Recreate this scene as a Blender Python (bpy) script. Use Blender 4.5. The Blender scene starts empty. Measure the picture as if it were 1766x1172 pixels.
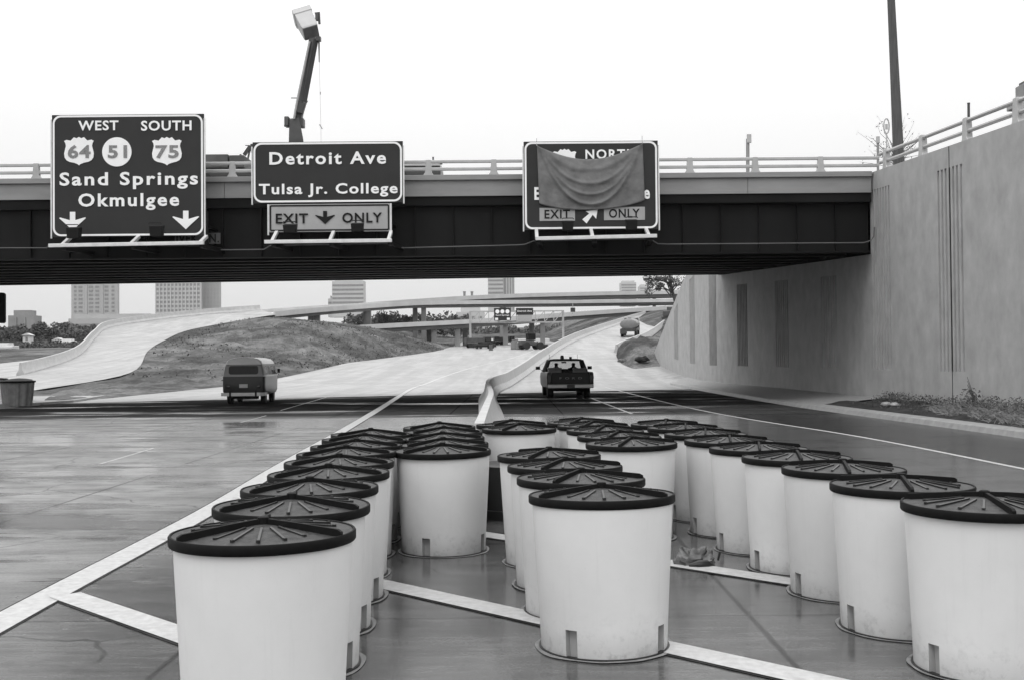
import bpy, math, random
from mathutils import Vector, Matrix, noise
R_ = math.radians
random.seed(7)
scn = bpy.context.scene
C = scn.collection

# ------------------------------------------------------------------ camera
F = 1900.0                                  # focal length in photo pixels (photo 1766 x 1172)
CAM = Vector((0, 0, 1.77))
PHI = math.atan(33.0/F); ROLL = R_(0.5)
FW = Vector((0, math.cos(PHI), math.sin(PHI)))
R0 = Vector((1, 0, 0)); U0 = Vector((0, -math.sin(PHI), math.cos(PHI)))
RT = R0*math.cos(ROLL) - U0*math.sin(ROLL)
UP = U0*math.cos(ROLL) + R0*math.sin(ROLL)
cam = bpy.data.cameras.new('camera'); cam_o = bpy.data.objects.new('camera', cam); C.objects.link(cam_o)
M4 = Matrix((RT, UP, -FW)).transposed().to_4x4(); M4.translation = CAM
cam_o.matrix_world = M4
cam.sensor_width = 36; cam.lens = 36*F/1766; cam.clip_start = .1; cam.clip_end = 9000
scn.camera = cam_o

# ------------------------------------------------------------------ sky, sun, exposure
ZEN = 27.0                                  # zenith brightness of the cloud
SUN_EL, SUN_AZ = R_(58), R_(205)            # behind the camera, a little to the left
w = bpy.data.worlds.new('World'); scn.world = w; w.use_nodes = True
nt = w.node_tree; nt.nodes.clear()
sky = nt.nodes.new('ShaderNodeTexSky'); sky.sky_type = 'NISHITA'; sky.sun_disc = False
sky.sun_elevation = SUN_EL; sky.sun_rotation = SUN_AZ
sky.dust_density = 5; sky.air_density = 1.5
bw = nt.nodes.new('ShaderNodeRGBToBW')
mx = nt.nodes.new('ShaderNodeMix'); mx.data_type = 'FLOAT'; mx.inputs[0].default_value = .92
# the cloud layer: an overcast sky is about three times brighter overhead than at the horizon
wt = nt.nodes.new('ShaderNodeTexCoord'); wx = nt.nodes.new('ShaderNodeSeparateXYZ'); nt.links.new(wt.outputs['Generated'], wx.inputs[0])
wr = nt.nodes.new('ShaderNodeMapRange'); nt.links.new(wx.outputs[2], wr.inputs[0])
for i_, v_ in enumerate((0, 1, ZEN/3, ZEN)): wr.inputs[i_+1].default_value = v_
nt.links.new(wr.outputs[0], mx.inputs[3])
bg = nt.nodes.new('ShaderNodeBackground'); bg.inputs['Strength'].default_value = .1
ow = nt.nodes.new('ShaderNodeOutputWorld')
nt.links.new(sky.outputs[0], bw.inputs[0]); nt.links.new(bw.outputs[0], mx.inputs[2])
nt.links.new(mx.outputs[0], bg.inputs[0]); nt.links.new(bg.outputs[0], ow.inputs[0])
sl = bpy.data.lights.new('sun', 'SUN'); sl.energy = .9; sl.angle = R_(25); sl.color = (1, 1, 1)
so = bpy.data.objects.new('sun', sl); C.objects.link(so)
sd = Vector((math.sin(SUN_AZ)*math.cos(SUN_EL), math.cos(SUN_AZ)*math.cos(SUN_EL), math.sin(SUN_EL)))
so.rotation_euler = sd.to_track_quat('Z', 'Y').to_euler()
scn.view_settings.view_transform = 'Standard'; scn.view_settings.look = 'None'
scn.view_settings.exposure = -.25; scn.view_settings.gamma = 1
scn.cycles.max_bounces = 6; scn.cycles.diffuse_bounces = 1; scn.cycles.glossy_bounces = 3
scn.cycles.transparent_max_bounces = 12; scn.cycles.volume_bounces = 0

# ------------------------------------------------------------------ helpers: points
def ray(px, py): return FW + RT*((px-883)/F) + UP*((586-py)/F)
def P(px, py, D):
    d = ray(px, py); return CAM + d*(D/d.y)
def G(px, py, z=0.0):
    d = ray(px, py); return CAM + d*((z-CAM.z)/d.z)
def zmain(D):
    if D < 80: return 0.0
    t = min(D, 300)-80
    z = .033*t*t/(t+20)
    return z + max(0, min(D, 620)-300)*.042
def zramp(D):
    t = max(0, D-68); return .065*t*t/(t+15)
def lerp(a, b, t): return a+(b-a)*t
def interp(tab, x):
    if x <= tab[0][0]: return tab[0][1]
    for (x0, y0), (x1, y1) in zip(tab, tab[1:]):
        if x <= x1: return y0+(y1-y0)*(x-x0)/(x1-x0)
    return tab[-1][1]
def sinterp(tab, x):                        # smooth (Catmull-Rom) interpolation
    n = len(tab)
    if x <= tab[0][0]: return tab[0][1]
    if x >= tab[-1][0]: return tab[-1][1]
    for i in range(n-1):
        x0, y0 = tab[i]; x1, y1 = tab[i+1]
        if x <= x1:
            xm, ym = tab[max(0, i-1)]; xp, yp = tab[min(n-1, i+2)]
            m0 = (y1-ym)/(x1-xm) if x1 != xm else 0; m1 = (yp-y0)/(xp-x0) if xp != x0 else 0
            h = x1-x0; t = (x-x0)/h
            return (2*t**3-3*t*t+1)*y0+(t**3-2*t*t+t)*h*m0+(-2*t**3+3*t*t)*y1+(t**3-t*t)*h*m1
def spline(pts, n):
    pts = [Vector(p) for p in pts]
    out = []
    for i in range(len(pts)-1):
        a, b, c, d = pts[max(0, i-1)], pts[i], pts[i+1], pts[min(len(pts)-1, i+2)]
        for k in range(n):
            t = k/n
            out.append(.5*((2*b)+(c-a)*t+(2*a-5*b+4*c-d)*t*t+(3*b-a-3*c+d)*t**3))
    out.append(pts[-1]); return out

# ------------------------------------------------------------------ helpers: materials (all greys: a black-and-white scene)
def col(v): return (v, v, v, 1)
def mat(name, base, rough=.6, var=.15, scale=3.0, bump=0.0, spec=.5, stretch=(1, 1, 1), metal=0.0, detail=5, lo=None):
    m = bpy.data.materials.new(name); m.use_nodes = True
    nt = m.node_tree; bs = nt.nodes['Principled BSDF']
    bs.inputs['Roughness'].default_value = rough; bs.inputs['Metallic'].default_value = metal
    bs.inputs['Specular IOR Level'].default_value = spec
    bs.inputs['Base Color'].default_value = col(base)
    if var > 0 or bump > 0:
        tc = nt.nodes.new('ShaderNodeTexCoord'); mp = nt.nodes.new('ShaderNodeMapping')
        mp.inputs['Scale'].default_value = stretch
        n = nt.nodes.new('ShaderNodeTexNoise'); n.inputs['Scale'].default_value = scale
        n.inputs['Detail'].default_value = detail; n.inputs['Roughness'].default_value = .62
        nt.links.new(tc.outputs['Object'], mp.inputs[0]); nt.links.new(mp.outputs[0], n.inputs['Vector'])
        r = nt.nodes.new('ShaderNodeValToRGB')
        r.color_ramp.elements[0].position = .3; r.color_ramp.elements[1].position = .7
        r.color_ramp.elements[0].color = col(lo if lo is not None else base*(1-var))
        r.color_ramp.elements[1].color = col(min(.95, base*(1+var)))
        nt.links.new(n.outputs['Fac'], r.inputs[0]); nt.links.new(r.outputs[0], bs.inputs['Base Color'])
        if bump > 0:
            n2 = nt.nodes.new('ShaderNodeTexNoise'); n2.inputs['Scale'].default_value = scale*6
            n2.inputs['Detail'].default_value = 4
            nt.links.new(mp.outputs[0], n2.inputs['Vector'])
            b = nt.nodes.new('ShaderNodeBump'); b.inputs['Strength'].default_value = bump; b.inputs['Distance'].default_value = .02
            nt.links.new(n2.outputs['Fac'], b.inputs['Height']); nt.links.new(b.outputs[0], bs.inputs['Normal'])
    return m

def road_mat(name, lo, hi, dry, wet, joints=True):
    m = bpy.data.materials.new(name); m.use_nodes = True
    nt = m.node_tree; L = nt.links.new; bs = nt.nodes['Principled BSDF']
    tc = nt.nodes.new('ShaderNodeTexCoord')
    def nz(scale, st, det=5, rgh=.6):
        mp = nt.nodes.new('ShaderNodeMapping'); mp.inputs['Scale'].default_value = st
        L(tc.outputs['Object'], mp.inputs[0])
        n = nt.nodes.new('ShaderNodeTexNoise'); n.inputs['Scale'].default_value = scale
        n.inputs['Detail'].default_value = det; n.inputs['Roughness'].default_value = rgh
        L(mp.outputs[0], n.inputs['Vector']); return n.outputs['Fac']
    def ramp(a, p0, p1, c0, c1):
        r = nt.nodes.new('ShaderNodeMapRange'); r.inputs[1].default_value = p0; r.inputs[2].default_value = p1
        r.inputs[3].default_value = c0; r.inputs[4].default_value = c1; r.interpolation_type = 'SMOOTHSTEP'
        L(a, r.inputs[0]); return r.outputs[0]
    def mt(op, a, b):
        x = nt.nodes.new('ShaderNodeMath'); x.operation = op
        for i, v in enumerate((a, b)):
            if isinstance(v, (int, float)): x.inputs[i].default_value = v
            else: L(v, x.inputs[i])
        return x.outputs[0]
    sx0 = nt.nodes.new('ShaderNodeSeparateXYZ'); L(tc.outputs['Object'], sx0.inputs[0])
    big = nz(.22, (.5, 1, 1), 6, .62)
    streak = nz(.9, (.22, 1.5, 1), 8, .7)
    brush = nz(3.0, (.35, 4, 1), 6, .72)
    blot = nz(1.6, (.8, 1, 1), 7, .7)
    fine = nz(45, (1, 1, 1), 4, .75)
    wetm = ramp(mt('ADD', mt('MULTIPLY', big, .6), mt('MULTIPLY', streak, .4)), .45, .545, 0, 1)
    if joints:                              # the gore and right lane hold more water than the left lanes
        wetm = mt('MAXIMUM', wetm, mt('MULTIPLY', ramp(mt('ADD', sx0.outputs[0], mt('MULTIPLY', blot, 3)), -4.2, -.2, 0, 1), ramp(blot, .36, .5, .72, 1)))
    a = mt('ADD', mt('MULTIPLY', streak, .3), mt('ADD', mt('MULTIPLY', brush, .2), mt('ADD', mt('MULTIPLY', fine, .2), mt('MULTIPLY', blot, .3))))
    base = ramp(a, .38, .62, lo, hi)
    base = mt('MULTIPLY', base, ramp(wetm, 0, 1, 1.4 if joints else 1.05, .6 if joints else .88))
    dry_shade = None
    if not joints:                          # tyre tracks along the carriageway
        tr = nz(1.0, (.9, .035, 1), 4, .6); base = mt('MULTIPLY', base, ramp(tr, .35, .62, 1.05, .84))
    if joints:                              # rain does not reach the road under the bridge: dry, matt concrete between the two drip lines, base darkened to deepen the bridge shade
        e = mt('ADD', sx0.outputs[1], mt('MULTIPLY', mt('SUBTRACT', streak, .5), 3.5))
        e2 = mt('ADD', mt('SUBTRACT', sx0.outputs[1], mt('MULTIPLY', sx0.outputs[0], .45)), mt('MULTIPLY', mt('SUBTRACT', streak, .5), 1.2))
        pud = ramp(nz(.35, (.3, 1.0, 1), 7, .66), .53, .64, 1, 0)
        dry_shade = mt('MULTIPLY', mt('MULTIPLY', ramp(e, 33.4, 36.2, 0, 1), ramp(e2, 57.9, 58.4, 1, 0)), pud)
        base = mt('ADD', mt('MULTIPLY', base, mt('SUBTRACT', 1, dry_shade)), mt('MULTIPLY', ramp(a, .36, .64, .03, .075), dry_shade))
    if joints:
        sx = nt.nodes.new('ShaderNodeSeparateXYZ')
        wob = nt.nodes.new('ShaderNodeVectorMath'); wob.operation = 'ADD'
        L(tc.outputs['Object'], wob.inputs[0])
        wn = nt.nodes.new('ShaderNodeTexNoise'); wn.inputs['Scale'].default_value = 4; L(tc.outputs['Object'], wn.inputs['Vector'])
        ws = nt.nodes.new('ShaderNodeVectorMath'); ws.operation = 'SCALE'; ws.inputs['Scale'].default_value = .02
        L(wn.outputs['Color'], ws.inputs[0]); L(ws.outputs[0], wob.inputs[1]); L(wob.outputs[0], sx.inputs[0])
        jx = mt('PINGPONG', mt('ADD', sx.outputs[0], 100*3.66-1.62), 1.83)
        jy = mt('PINGPONG', mt('ADD', sx.outputs[1], 100*4.6-7.6), 2.3)
        j = mt('MINIMUM', ramp(jx, .008, .03, .2, 1), ramp(jy, .006, .022, .3, 1))
        vo = nt.nodes.new('ShaderNodeTexVoronoi'); vo.feature = 'DISTANCE_TO_EDGE'; vo.inputs['Scale'].default_value = .33
        wv = nt.nodes.new('ShaderNodeVectorMath'); wv.operation = 'SCALE'; wv.inputs['Scale'].default_value = .5; wn2 = nt.nodes.new('ShaderNodeTexNoise'); wn2.inputs['Scale'].default_value = 1.1; wn2.inputs['Detail'].default_value = 6
        L(tc.outputs['Object'], wn2.inputs['Vector']); L(wn2.outputs['Color'], wv.inputs[0]); wa = nt.nodes.new('ShaderNodeVectorMath'); L(tc.outputs['Object'], wa.inputs[0]); L(wv.outputs[0], wa.inputs[1]); L(wa.outputs[0], vo.inputs['Vector'])
        crk = mt('MAXIMUM', ramp(vo.outputs['Distance'], .001, .006, .35, 1), ramp(big, .46, .52, 0, 1))
        stain = ramp(nz(2.2, (1, 1, 1), 8, .75), .60, .68, 1, .72)
        base = mt('MULTIPLY', mt('MULTIPLY', base, j), mt('MULTIPLY', crk, stain))
    cr = nt.nodes.new('ShaderNodeCombineColor')
    for i in range(3): L(base, cr.inputs[i])
    L(cr.outputs[0], bs.inputs['Base Color'])
    rg_ = ramp(mt('ADD', mt('MULTIPLY', wetm, .85), mt('MULTIPLY', fine, .15)), 0, 1, dry, wet)
    if dry_shade is not None:
        rg_ = mt('ADD', mt('MULTIPLY', rg_, mt('SUBTRACT', 1, dry_shade)), mt('MULTIPLY', dry_shade, .95))
        L(mt('ADD', .0, mt('MULTIPLY', mt('SUBTRACT', 1, dry_shade), .46)), bs.inputs['Specular IOR Level'])
    else: bs.inputs['Specular IOR Level'].default_value = .3
    L(rg_, bs.inputs['Roughness'])
    b = nt.nodes.new('ShaderNodeBump'); b.inputs['Strength'].default_value = .12; b.inputs['Distance'].default_value = .012
    L(mt('ADD', mt('MULTIPLY', brush, .5), mt('ADD', mt('MULTIPLY', fine, .4), mt('MULTIPLY', blot, .6))), b.inputs['Height']); L(b.outputs[0], bs.inputs['Normal'])
    return m

def earth_mat(name, c):
    m = bpy.data.materials.new(name); m.use_nodes = True
    nt = m.node_tree; L = nt.links.new; bs = nt.nodes['Principled BSDF']; tc = nt.nodes.new('ShaderNodeTexCoord')
    def nz(scale, st, det, r, p0, p1, v0, v1):
        mp = nt.nodes.new('ShaderNodeMapping'); mp.inputs['Scale'].default_value = st; mp.inputs['Rotation'].default_value = (0, 0, .35); L(tc.outputs['Object'], mp.inputs[0])
        n = nt.nodes.new('ShaderNodeTexNoise'); n.inputs['Scale'].default_value = scale; n.inputs['Detail'].default_value = det; n.inputs['Roughness'].default_value = r
        L(mp.outputs[0], n.inputs['Vector']); q = nt.nodes.new('ShaderNodeMapRange'); q.interpolation_type = 'SMOOTHSTEP'
        for i, v in enumerate((p0, p1, v0, v1)): q.inputs[i+1].default_value = v
        L(n.outputs['Fac'], q.inputs[0]); return q.outputs[0], n.outputs['Fac']
    def mul(a, b):
        x = nt.nodes.new('ShaderNodeMath'); x.operation = 'MULTIPLY'; L(a, x.inputs[0])
        if isinstance(b, float): x.inputs[1].default_value = b
        else: L(b, x.inputs[1])
        return x.outputs[0]
    a, _ = nz(.07, (1, .6, 1), 5, .6, .38, .62, .55, 1.35); b_, _ = nz(.5, (1, .4, 1.5), 8, .72, .36, .64, .6, 1.4); g_, fn = nz(3.5, (1, .6, 1.5), 8, .75, .34, .66, .72, 1.25)
    base = mul(mul(mul(a, b_), g_), c)
    cc = nt.nodes.new('ShaderNodeCombineColor')
    for i in range(3): L(base, cc.inputs[i])
    L(cc.outputs[0], bs.inputs['Base Color']); bs.inputs['Roughness'].default_value = .95; bs.inputs['Specular IOR Level'].default_value = .1
    bp = nt.nodes.new('ShaderNodeBump'); bp.inputs['Strength'].default_value = .8; bp.inputs['Distance'].default_value = .12; L(fn, bp.inputs['Height']); L(bp.outputs[0], bs.inputs['Normal'])
    return m
def glass_mat(name, tint=.75, k=.25):
    m = bpy.data.materials.new(name); m.use_nodes = True
    nt = m.node_tree; nt.nodes.clear()
    t = nt.nodes.new('ShaderNodeBsdfTransparent'); t.inputs[0].default_value = col(tint)
    g = nt.nodes.new('ShaderNodeBsdfGlossy'); g.inputs['Roughness'].default_value = .05
    fr = nt.nodes.new('ShaderNodeFresnel'); fr.inputs[0].default_value = 1.45
    mx = nt.nodes.new('ShaderNodeMixShader'); o = nt.nodes.new('ShaderNodeOutputMaterial')
    nt.links.new(fr.outputs[0], mx.inputs[0]); nt.links.new(t.outputs[0], mx.inputs[1]); nt.links.new(g.outputs[0], mx.inputs[2])
    nt.links.new(mx.outputs[0], o.inputs[0]); return m

def barrel_mat():
    m = mat('white_barrel_plastic', .69, .42, .04, 2.5, .03, spec=.35); nt = m.node_tree; L = nt.links.new; bs = nt.nodes['Principled BSDF']
    src = bs.inputs['Base Color'].links[0].from_socket; tc = nt.nodes.new('ShaderNodeTexCoord'); oi = nt.nodes.new('ShaderNodeObjectInfo')
    off = nt.nodes.new('ShaderNodeVectorMath'); off.operation = 'ADD'; L(tc.outputs['Object'], off.inputs[0])
    sc = nt.nodes.new('ShaderNodeMath'); sc.operation = 'MULTIPLY'; sc.inputs[1].default_value = 40; L(oi.outputs['Random'], sc.inputs[0]); L(sc.outputs[0], off.inputs[1])
    def nz(scale, st, p0, p1, v0, v1):
        mp = nt.nodes.new('ShaderNodeMapping'); mp.inputs['Scale'].default_value = st; L(off.outputs[0], mp.inputs[0])
        n = nt.nodes.new('ShaderNodeTexNoise'); n.inputs['Scale'].default_value = scale; n.inputs['Detail'].default_value = 8; n.inputs['Roughness'].default_value = .7; L(mp.outputs[0], n.inputs['Vector'])
        q = nt.nodes.new('ShaderNodeMapRange'); L(n.outputs['Fac'], q.inputs[0])
        for i, v in enumerate((p0, p1, v0, v1)): q.inputs[i+1].default_value = v
        return q.outputs[0]
    def mt(op, a, b):
        x = nt.nodes.new('ShaderNodeMath'); x.operation = op
        for i, v in enumerate((a, b)):
            if isinstance(v, (int, float)): x.inputs[i].default_value = v
            else: L(v, x.inputs[i])
        return x.outputs[0]
    sx = nt.nodes.new('ShaderNodeSeparateXYZ'); L(tc.outputs['Object'], sx.inputs[0])
    q = nt.nodes.new('ShaderNodeMapRange'); L(sx.outputs[2], q.inputs[0])
    for i, v in enumerate((0, .3, 1, 0)): q.inputs[i+1].default_value = v
    spl = mt('MULTIPLY', nz(14, (1, 1, 1), .5, .72, 0, .8), q.outputs[0])                  # road splash, low on the barrel
    run = nz(5, (3, 3, .12), .56, .8, 0, .07); spk = nz(60, (1, 1, 1), .66, .74, 0, .3)
    rv = nt.nodes.new('ShaderNodeMapRange'); L(oi.outputs['Random'], rv.inputs[0]); rv.inputs[3].default_value = .93; rv.inputs[4].default_value = 1.05
    k = mt('SUBTRACT', 1, mt('MAXIMUM', mt('MAXIMUM', mt('MULTIPLY', spl, .45), run), spk))
    vm = nt.nodes.new('ShaderNodeVectorMath'); vm.operation = 'SCALE'; L(src, vm.inputs[0]); L(mt('MULTIPLY', k, rv.outputs[0]), vm.inputs['Scale']); L(vm.outputs[0], bs.inputs['Base Color'])
    return m

M = dict(
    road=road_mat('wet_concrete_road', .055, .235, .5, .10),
    asphalt=road_mat('wet_asphalt_shoulder', .015, .05, .45, .2),
    farroad=road_mat('pale_concrete_road', .26, .44, .6, .35, joints=False),
    marking=mat('road_paint', .46, .4, .2, 14, .1, detail=8),
    thinline=mat('worn_road_paint', .46, .4, .25, 9),
    kerb=mat('kerb_concrete', .28, .5, .2, 4, .2),
    wall=mat('wall_concrete', .37, .8, .16, 1.6, .15, stretch=(1, 1, .8), detail=15),
    conc=mat('parapet_concrete', .25, .7, .13, 1.2, .1, stretch=(.5, 1, 2), detail=7),
    barrier=mat('barrier_concrete', .45, .6, .12, 1.5, .1),
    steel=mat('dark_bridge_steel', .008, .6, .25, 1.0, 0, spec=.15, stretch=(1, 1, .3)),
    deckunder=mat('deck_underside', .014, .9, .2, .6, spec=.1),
    rail=mat('aluminium_rail', .42, .4, .1, 2, metal=.25),
    signgreen=mat('dark_sign_face', .026, .45, .12, 1.2, spec=.25),
    signback=mat('sign_edge', .03, .5, .1, 2),
    white=mat('white_sign_legend', .85, .45, .03, 6),
    button=mat('grey_numeral', .2, .5, .5, 40),
    yellow=mat('mid_grey_sign_panel', .34, .4, .08, 3),
    black=mat('black_legend', .008, .6, 0, spec=.2),
    frame=mat('sign_frame_aluminium', .66, .4, .12, 4, metal=.2),
    lampbox=mat('lamp_housing', .01, .6, .1, 4, spec=.2),
    tarp=mat('canvas_tarp', .14, .85, .3, 2.2, .35, detail=8),
    barrel=barrel_mat(),
    lid=mat('black_lid_plastic', .005, .6, .3, 20, spec=.14),
    lidspoke=mat('wet_lid_spoke', .016, .3, .3, 20, spec=.5),
    lidfloor=mat('gritty_lid_floor', .036, .5, .85, 22, .4, detail=9, spec=.35),
    slot=mat('slot_plastic', .42, .6, .1, 5),
    ring=mat('dried_ring', .2, .6, .35, 9, detail=8),
    blackdrum=mat('black_drum', .012, .4, .2, 5),
    dirt=earth_mat('dirt', .115),
    bank=earth_mat('bare_earth_bank', .105),
    grassland=earth_mat('rough_grass', .10),
    soil=mat('dark_soil', .032, .95, .5, 2.2, .6, detail=9, spec=.2),
    straw=mat('dry_straw', .17, .8, .5, 3),
    leaf=mat('foliage', .065, .6, .5, .8, spec=.3),
    farleaf=mat('far_foliage', .08, .7, .4, .3, spec=.2),  # lightened so far trees look hazier: haze put into the colour
    bark=mat('bark', .06, .9, .3, 5, .3),
    wood=mat('pole_wood', .08, .85, .3, 6, .2, stretch=(3, 3, .2)),
    paintdark=mat('dark_car_paint', .014, .35, .1, 2, spec=.25),
    vanlow=mat('van_lower_paint', .035, .3, .06, 3),
    vanup=mat('van_upper_paint', .27, .35, .06, 3),
    vanroof=mat('van_roof_paint', .85, .12, .04, 3),
    chrome=mat('bumper_metal', .5, .3, .1, 4, metal=.4),
    rubber=mat('tyre_rubber', .015, .8, .15, 10),
    darkglass=mat('dark_glass', .01, .15, 0, spec=.2),
    paleglass=mat('pale_glass', .28, .08, 0),
    glass=glass_mat('window_glass'),
    redlamp=mat('tail_lamp', .03, .2, 0),
    plate=mat('number_plate', .5, .4, .05, 20),
    cloth=mat('dark_clothes', .03, .9, .1, 8),
    tank=mat('tank_steel', .2, .4, .12, 2, metal=.2),
    machine=mat('machine_paint', .07, .5, .3, 1.5),
    boom=mat('boom_paint', .045, .4, .2, 2),
    bucket=mat('fibreglass_bucket', .42, .4, .06, 3),
    bucketin=mat('bucket_floor', .12, .7, .2, 6),
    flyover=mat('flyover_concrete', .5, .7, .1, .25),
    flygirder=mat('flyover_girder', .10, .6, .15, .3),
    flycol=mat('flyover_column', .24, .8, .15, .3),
    tower=mat('tower_concrete', .4, .8, .06, .05),  # paled: part of the distance haze is in the colour
    tower2=mat('tower_pale', .5, .8, .06, .05),  # paled likewise, haze mixed into the tone
    towerwin=mat('tower_window', .24, .3, .15, .4),  # window tone lightened to carry a haze look
    house=mat('pale_house_wall', .6, .8, .1, .5),
    brick=mat('far_block_wall', .24, .85, .15, .2),
    bagplastic=mat('crumpled_plastic', .10, .25, .5, 14, .3),
    bagdark=mat('bag_lining', .01, .4, 0),
    rope=mat('rope', .35, .8, .2, 20),
)

# ------------------------------------------------------------------ helpers: objects
def tag(o, label=None, cat=None, group=None, kind=None):
    if label: o['label'] = label
    if cat: o['category'] = cat
    if group: o['group'] = group
    if kind: o['kind'] = kind
    return o
def thing(name, label, cat, loc=(0, 0, 0), rotz=0.0, group=None):
    o = bpy.data.objects.new(name, None); C.objects.link(o); o.empty_display_size = .2
    o.location = loc; o.rotation_euler = (0, 0, rotz)
    return tag(o, label, cat, group)

class MB:
    def __init__(s): s.v = []; s.f = []
    def add(s, vs, fs, mtx=None):
        b = len(s.v)
        for p in vs:
            p = Vector(p); s.v.append(tuple(mtx @ p) if mtx else tuple(p))
        s.f += [tuple(i+b for i in f) for f in fs]; return s
    def box(s, c, d, rz=0.0, mtx=None):
        x, y, z = d[0]/2, d[1]/2, d[2]/2
        vs = [(-x, -y, -z), (x, -y, -z), (x, y, -z), (-x, y, -z), (-x, -y, z), (x, -y, z), (x, y, z), (-x, y, z)]
        m = Matrix.Translation(c) @ Matrix.Rotation(rz, 4, 'Z')
        if mtx: m = mtx @ m
        return s.add(vs, [(0, 3, 2, 1), (4, 5, 6, 7), (0, 1, 5, 4), (1, 2, 6, 5), (2, 3, 7, 6), (3, 0, 4, 7)], m)
    def bbox(s, x0, x1, y0, y1, z0, z1): return s.box(((x0+x1)/2, (y0+y1)/2, (z0+z1)/2), (x1-x0, y1-y0, z1-z0))
    def beam(s, a, b, wd, h=None, up=(0, 0, 1)):
        a, b = Vector(a), Vector(b); h = h or wd
        d = (b-a).normalized(); u = Vector(up)
        if abs(d.dot(u)) > .98: u = Vector((0, 1, 0))
        r = d.cross(u).normalized(); u = r.cross(d)
        vs = []
        for q in (a, b):
            for i, j in ((-1, -1), (1, -1), (1, 1), (-1, 1)): vs.append(q+r*(i*wd/2)+u*(j*h/2))
        return s.add(vs, [(3, 2, 1, 0), (4, 5, 6, 7), (0, 1, 5, 4), (1, 2, 6, 5), (2, 3, 7, 6), (3, 0, 4, 7)])
    def tube(s, path, r, n=8, cap=True):
        path = [Vector(p) for p in path]; rs = r if isinstance(r, (list, tuple)) else [r]*len(path)
        b = len(s.v); pr = None
        for i, p in enumerate(path):
            d = (path[min(i+1, len(path)-1)]-path[max(i-1, 0)]).normalized()
            u = Vector((0, 0, 1)) if abs(d.z) < .95 else Vector((0, 1, 0))
            x = d.cross(u).normalized() if pr is None else (pr-d*pr.dot(d)).normalized()
            pr = x; y = x.cross(d)
            for k in range(n):
                a = 2*math.pi*k/n; s.v.append(tuple(p+x*(rs[i]*math.cos(a))+y*(rs[i]*math.sin(a))))
        for i in range(len(path)-1):
            for k in range(n):
                k2 = (k+1) % n; s.f.append((b+i*n+k, b+i*n+k2, b+(i+1)*n+k2, b+(i+1)*n+k))
        if cap:
            s.f.append(tuple(b+k for k in range(n-1, -1, -1))); e = b+(len(path)-1)*n
            s.f.append(tuple(e+k for k in range(n)))
        return s
    def lathe(s, prof, n=32, mtx=None, cap0=True, cap1=True):
        vs = []; fs = []
        for r, z in prof:
            for k in range(n):
                a = 2*math.pi*k/n; vs.append((r*math.cos(a), r*math.sin(a), z))
        for i in range(len(prof)-1):
            for k in range(n):
                k2 = (k+1) % n; fs.append((i*n+k, i*n+k2, (i+1)*n+k2, (i+1)*n+k))
        if cap0: fs.append(tuple(range(n-1, -1, -1)))
        if cap1: fs.append(tuple((len(prof)-1)*n+k for k in range(n)))
        return s.add(vs, fs, mtx)
    def loft(s, rings, caps=True, closed=True):
        b = len(s.v); n = len(rings[0])
        for r in rings: s.v += [tuple(p) for p in r]
        for i in range(len(rings)-1):
            for k in range(n if closed else n-1):
                k2 = (k+1) % n; s.f.append((b+i*n+k, b+i*n+k2, b+(i+1)*n+k2, b+(i+1)*n+k))
        if caps and closed:
            s.f.append(tuple(b+k for k in range(n-1, -1, -1))); e = b+(len(rings)-1)*n
            s.f.append(tuple(e+k for k in range(n)))
        return s
    def prism(s, poly, y0, y1):                 # polygon in x,z extruded along y
        n = len(poly)
        vs = [(x, y0, z) for x, z in poly]+[(x, y1, z) for x, z in poly]
        fs = [tuple(range(n)), tuple(range(2*n-1, n-1, -1))]
        fs += [(k, k+n, (k+1) % n+n, (k+1) % n) for k in range(n)]
        return s.add(vs, fs)
    def build(s, name, m, parent=None, world=False, smooth=False, bevel=0, angle=35):
        me = bpy.data.meshes.new(name)
        vs = s.v
        if parent is not None and world:
            o = parent.location; vs = [(x-o.x, y-o.y, z-o.z) for x, y, z in vs]
        me.from_pydata(vs, [], s.f); me.validate(); me.update()
        import bmesh
        bm = bmesh.new(); bm.from_mesh(me); bmesh.ops.recalc_face_normals(bm, faces=bm.faces); bm.to_mesh(me); bm.free()
        me.materials.append(M[m] if isinstance(m, str) else m)
        ob = bpy.data.objects.new(name, me); C.objects.link(ob)
        if parent is not None: ob.parent = parent
        if smooth:
            for p in me.polygons: p.use_smooth = True
            me.set_sharp_from_angle(angle=R_(angle))
        if bevel:
            b = ob.modifiers.new('bevel', 'BEVEL'); b.width = bevel; b.segments = 2; b.limit_method = 'ANGLE'
        return ob

def grid_mesh(rows, flip=False):
    mb = MB(); n = len(rows[0])
    for r in rows: mb.v += [tuple(p) for p in r]
    for i in range(len(rows)-1):
        for k in range(n-1): mb.f.append((i*n+k, i*n+k+1, (i+1)*n+k+1, (i+1)*n+k))
    return mb
def structure(ob): ob['kind'] = 'structure'; return ob
def copy_tree(o, parent=None):
    c = o.copy(); C.objects.link(c)
    if parent is not None: c.parent = parent
    for ch in list(o.children): copy_tree(ch, c)
    return c

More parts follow.
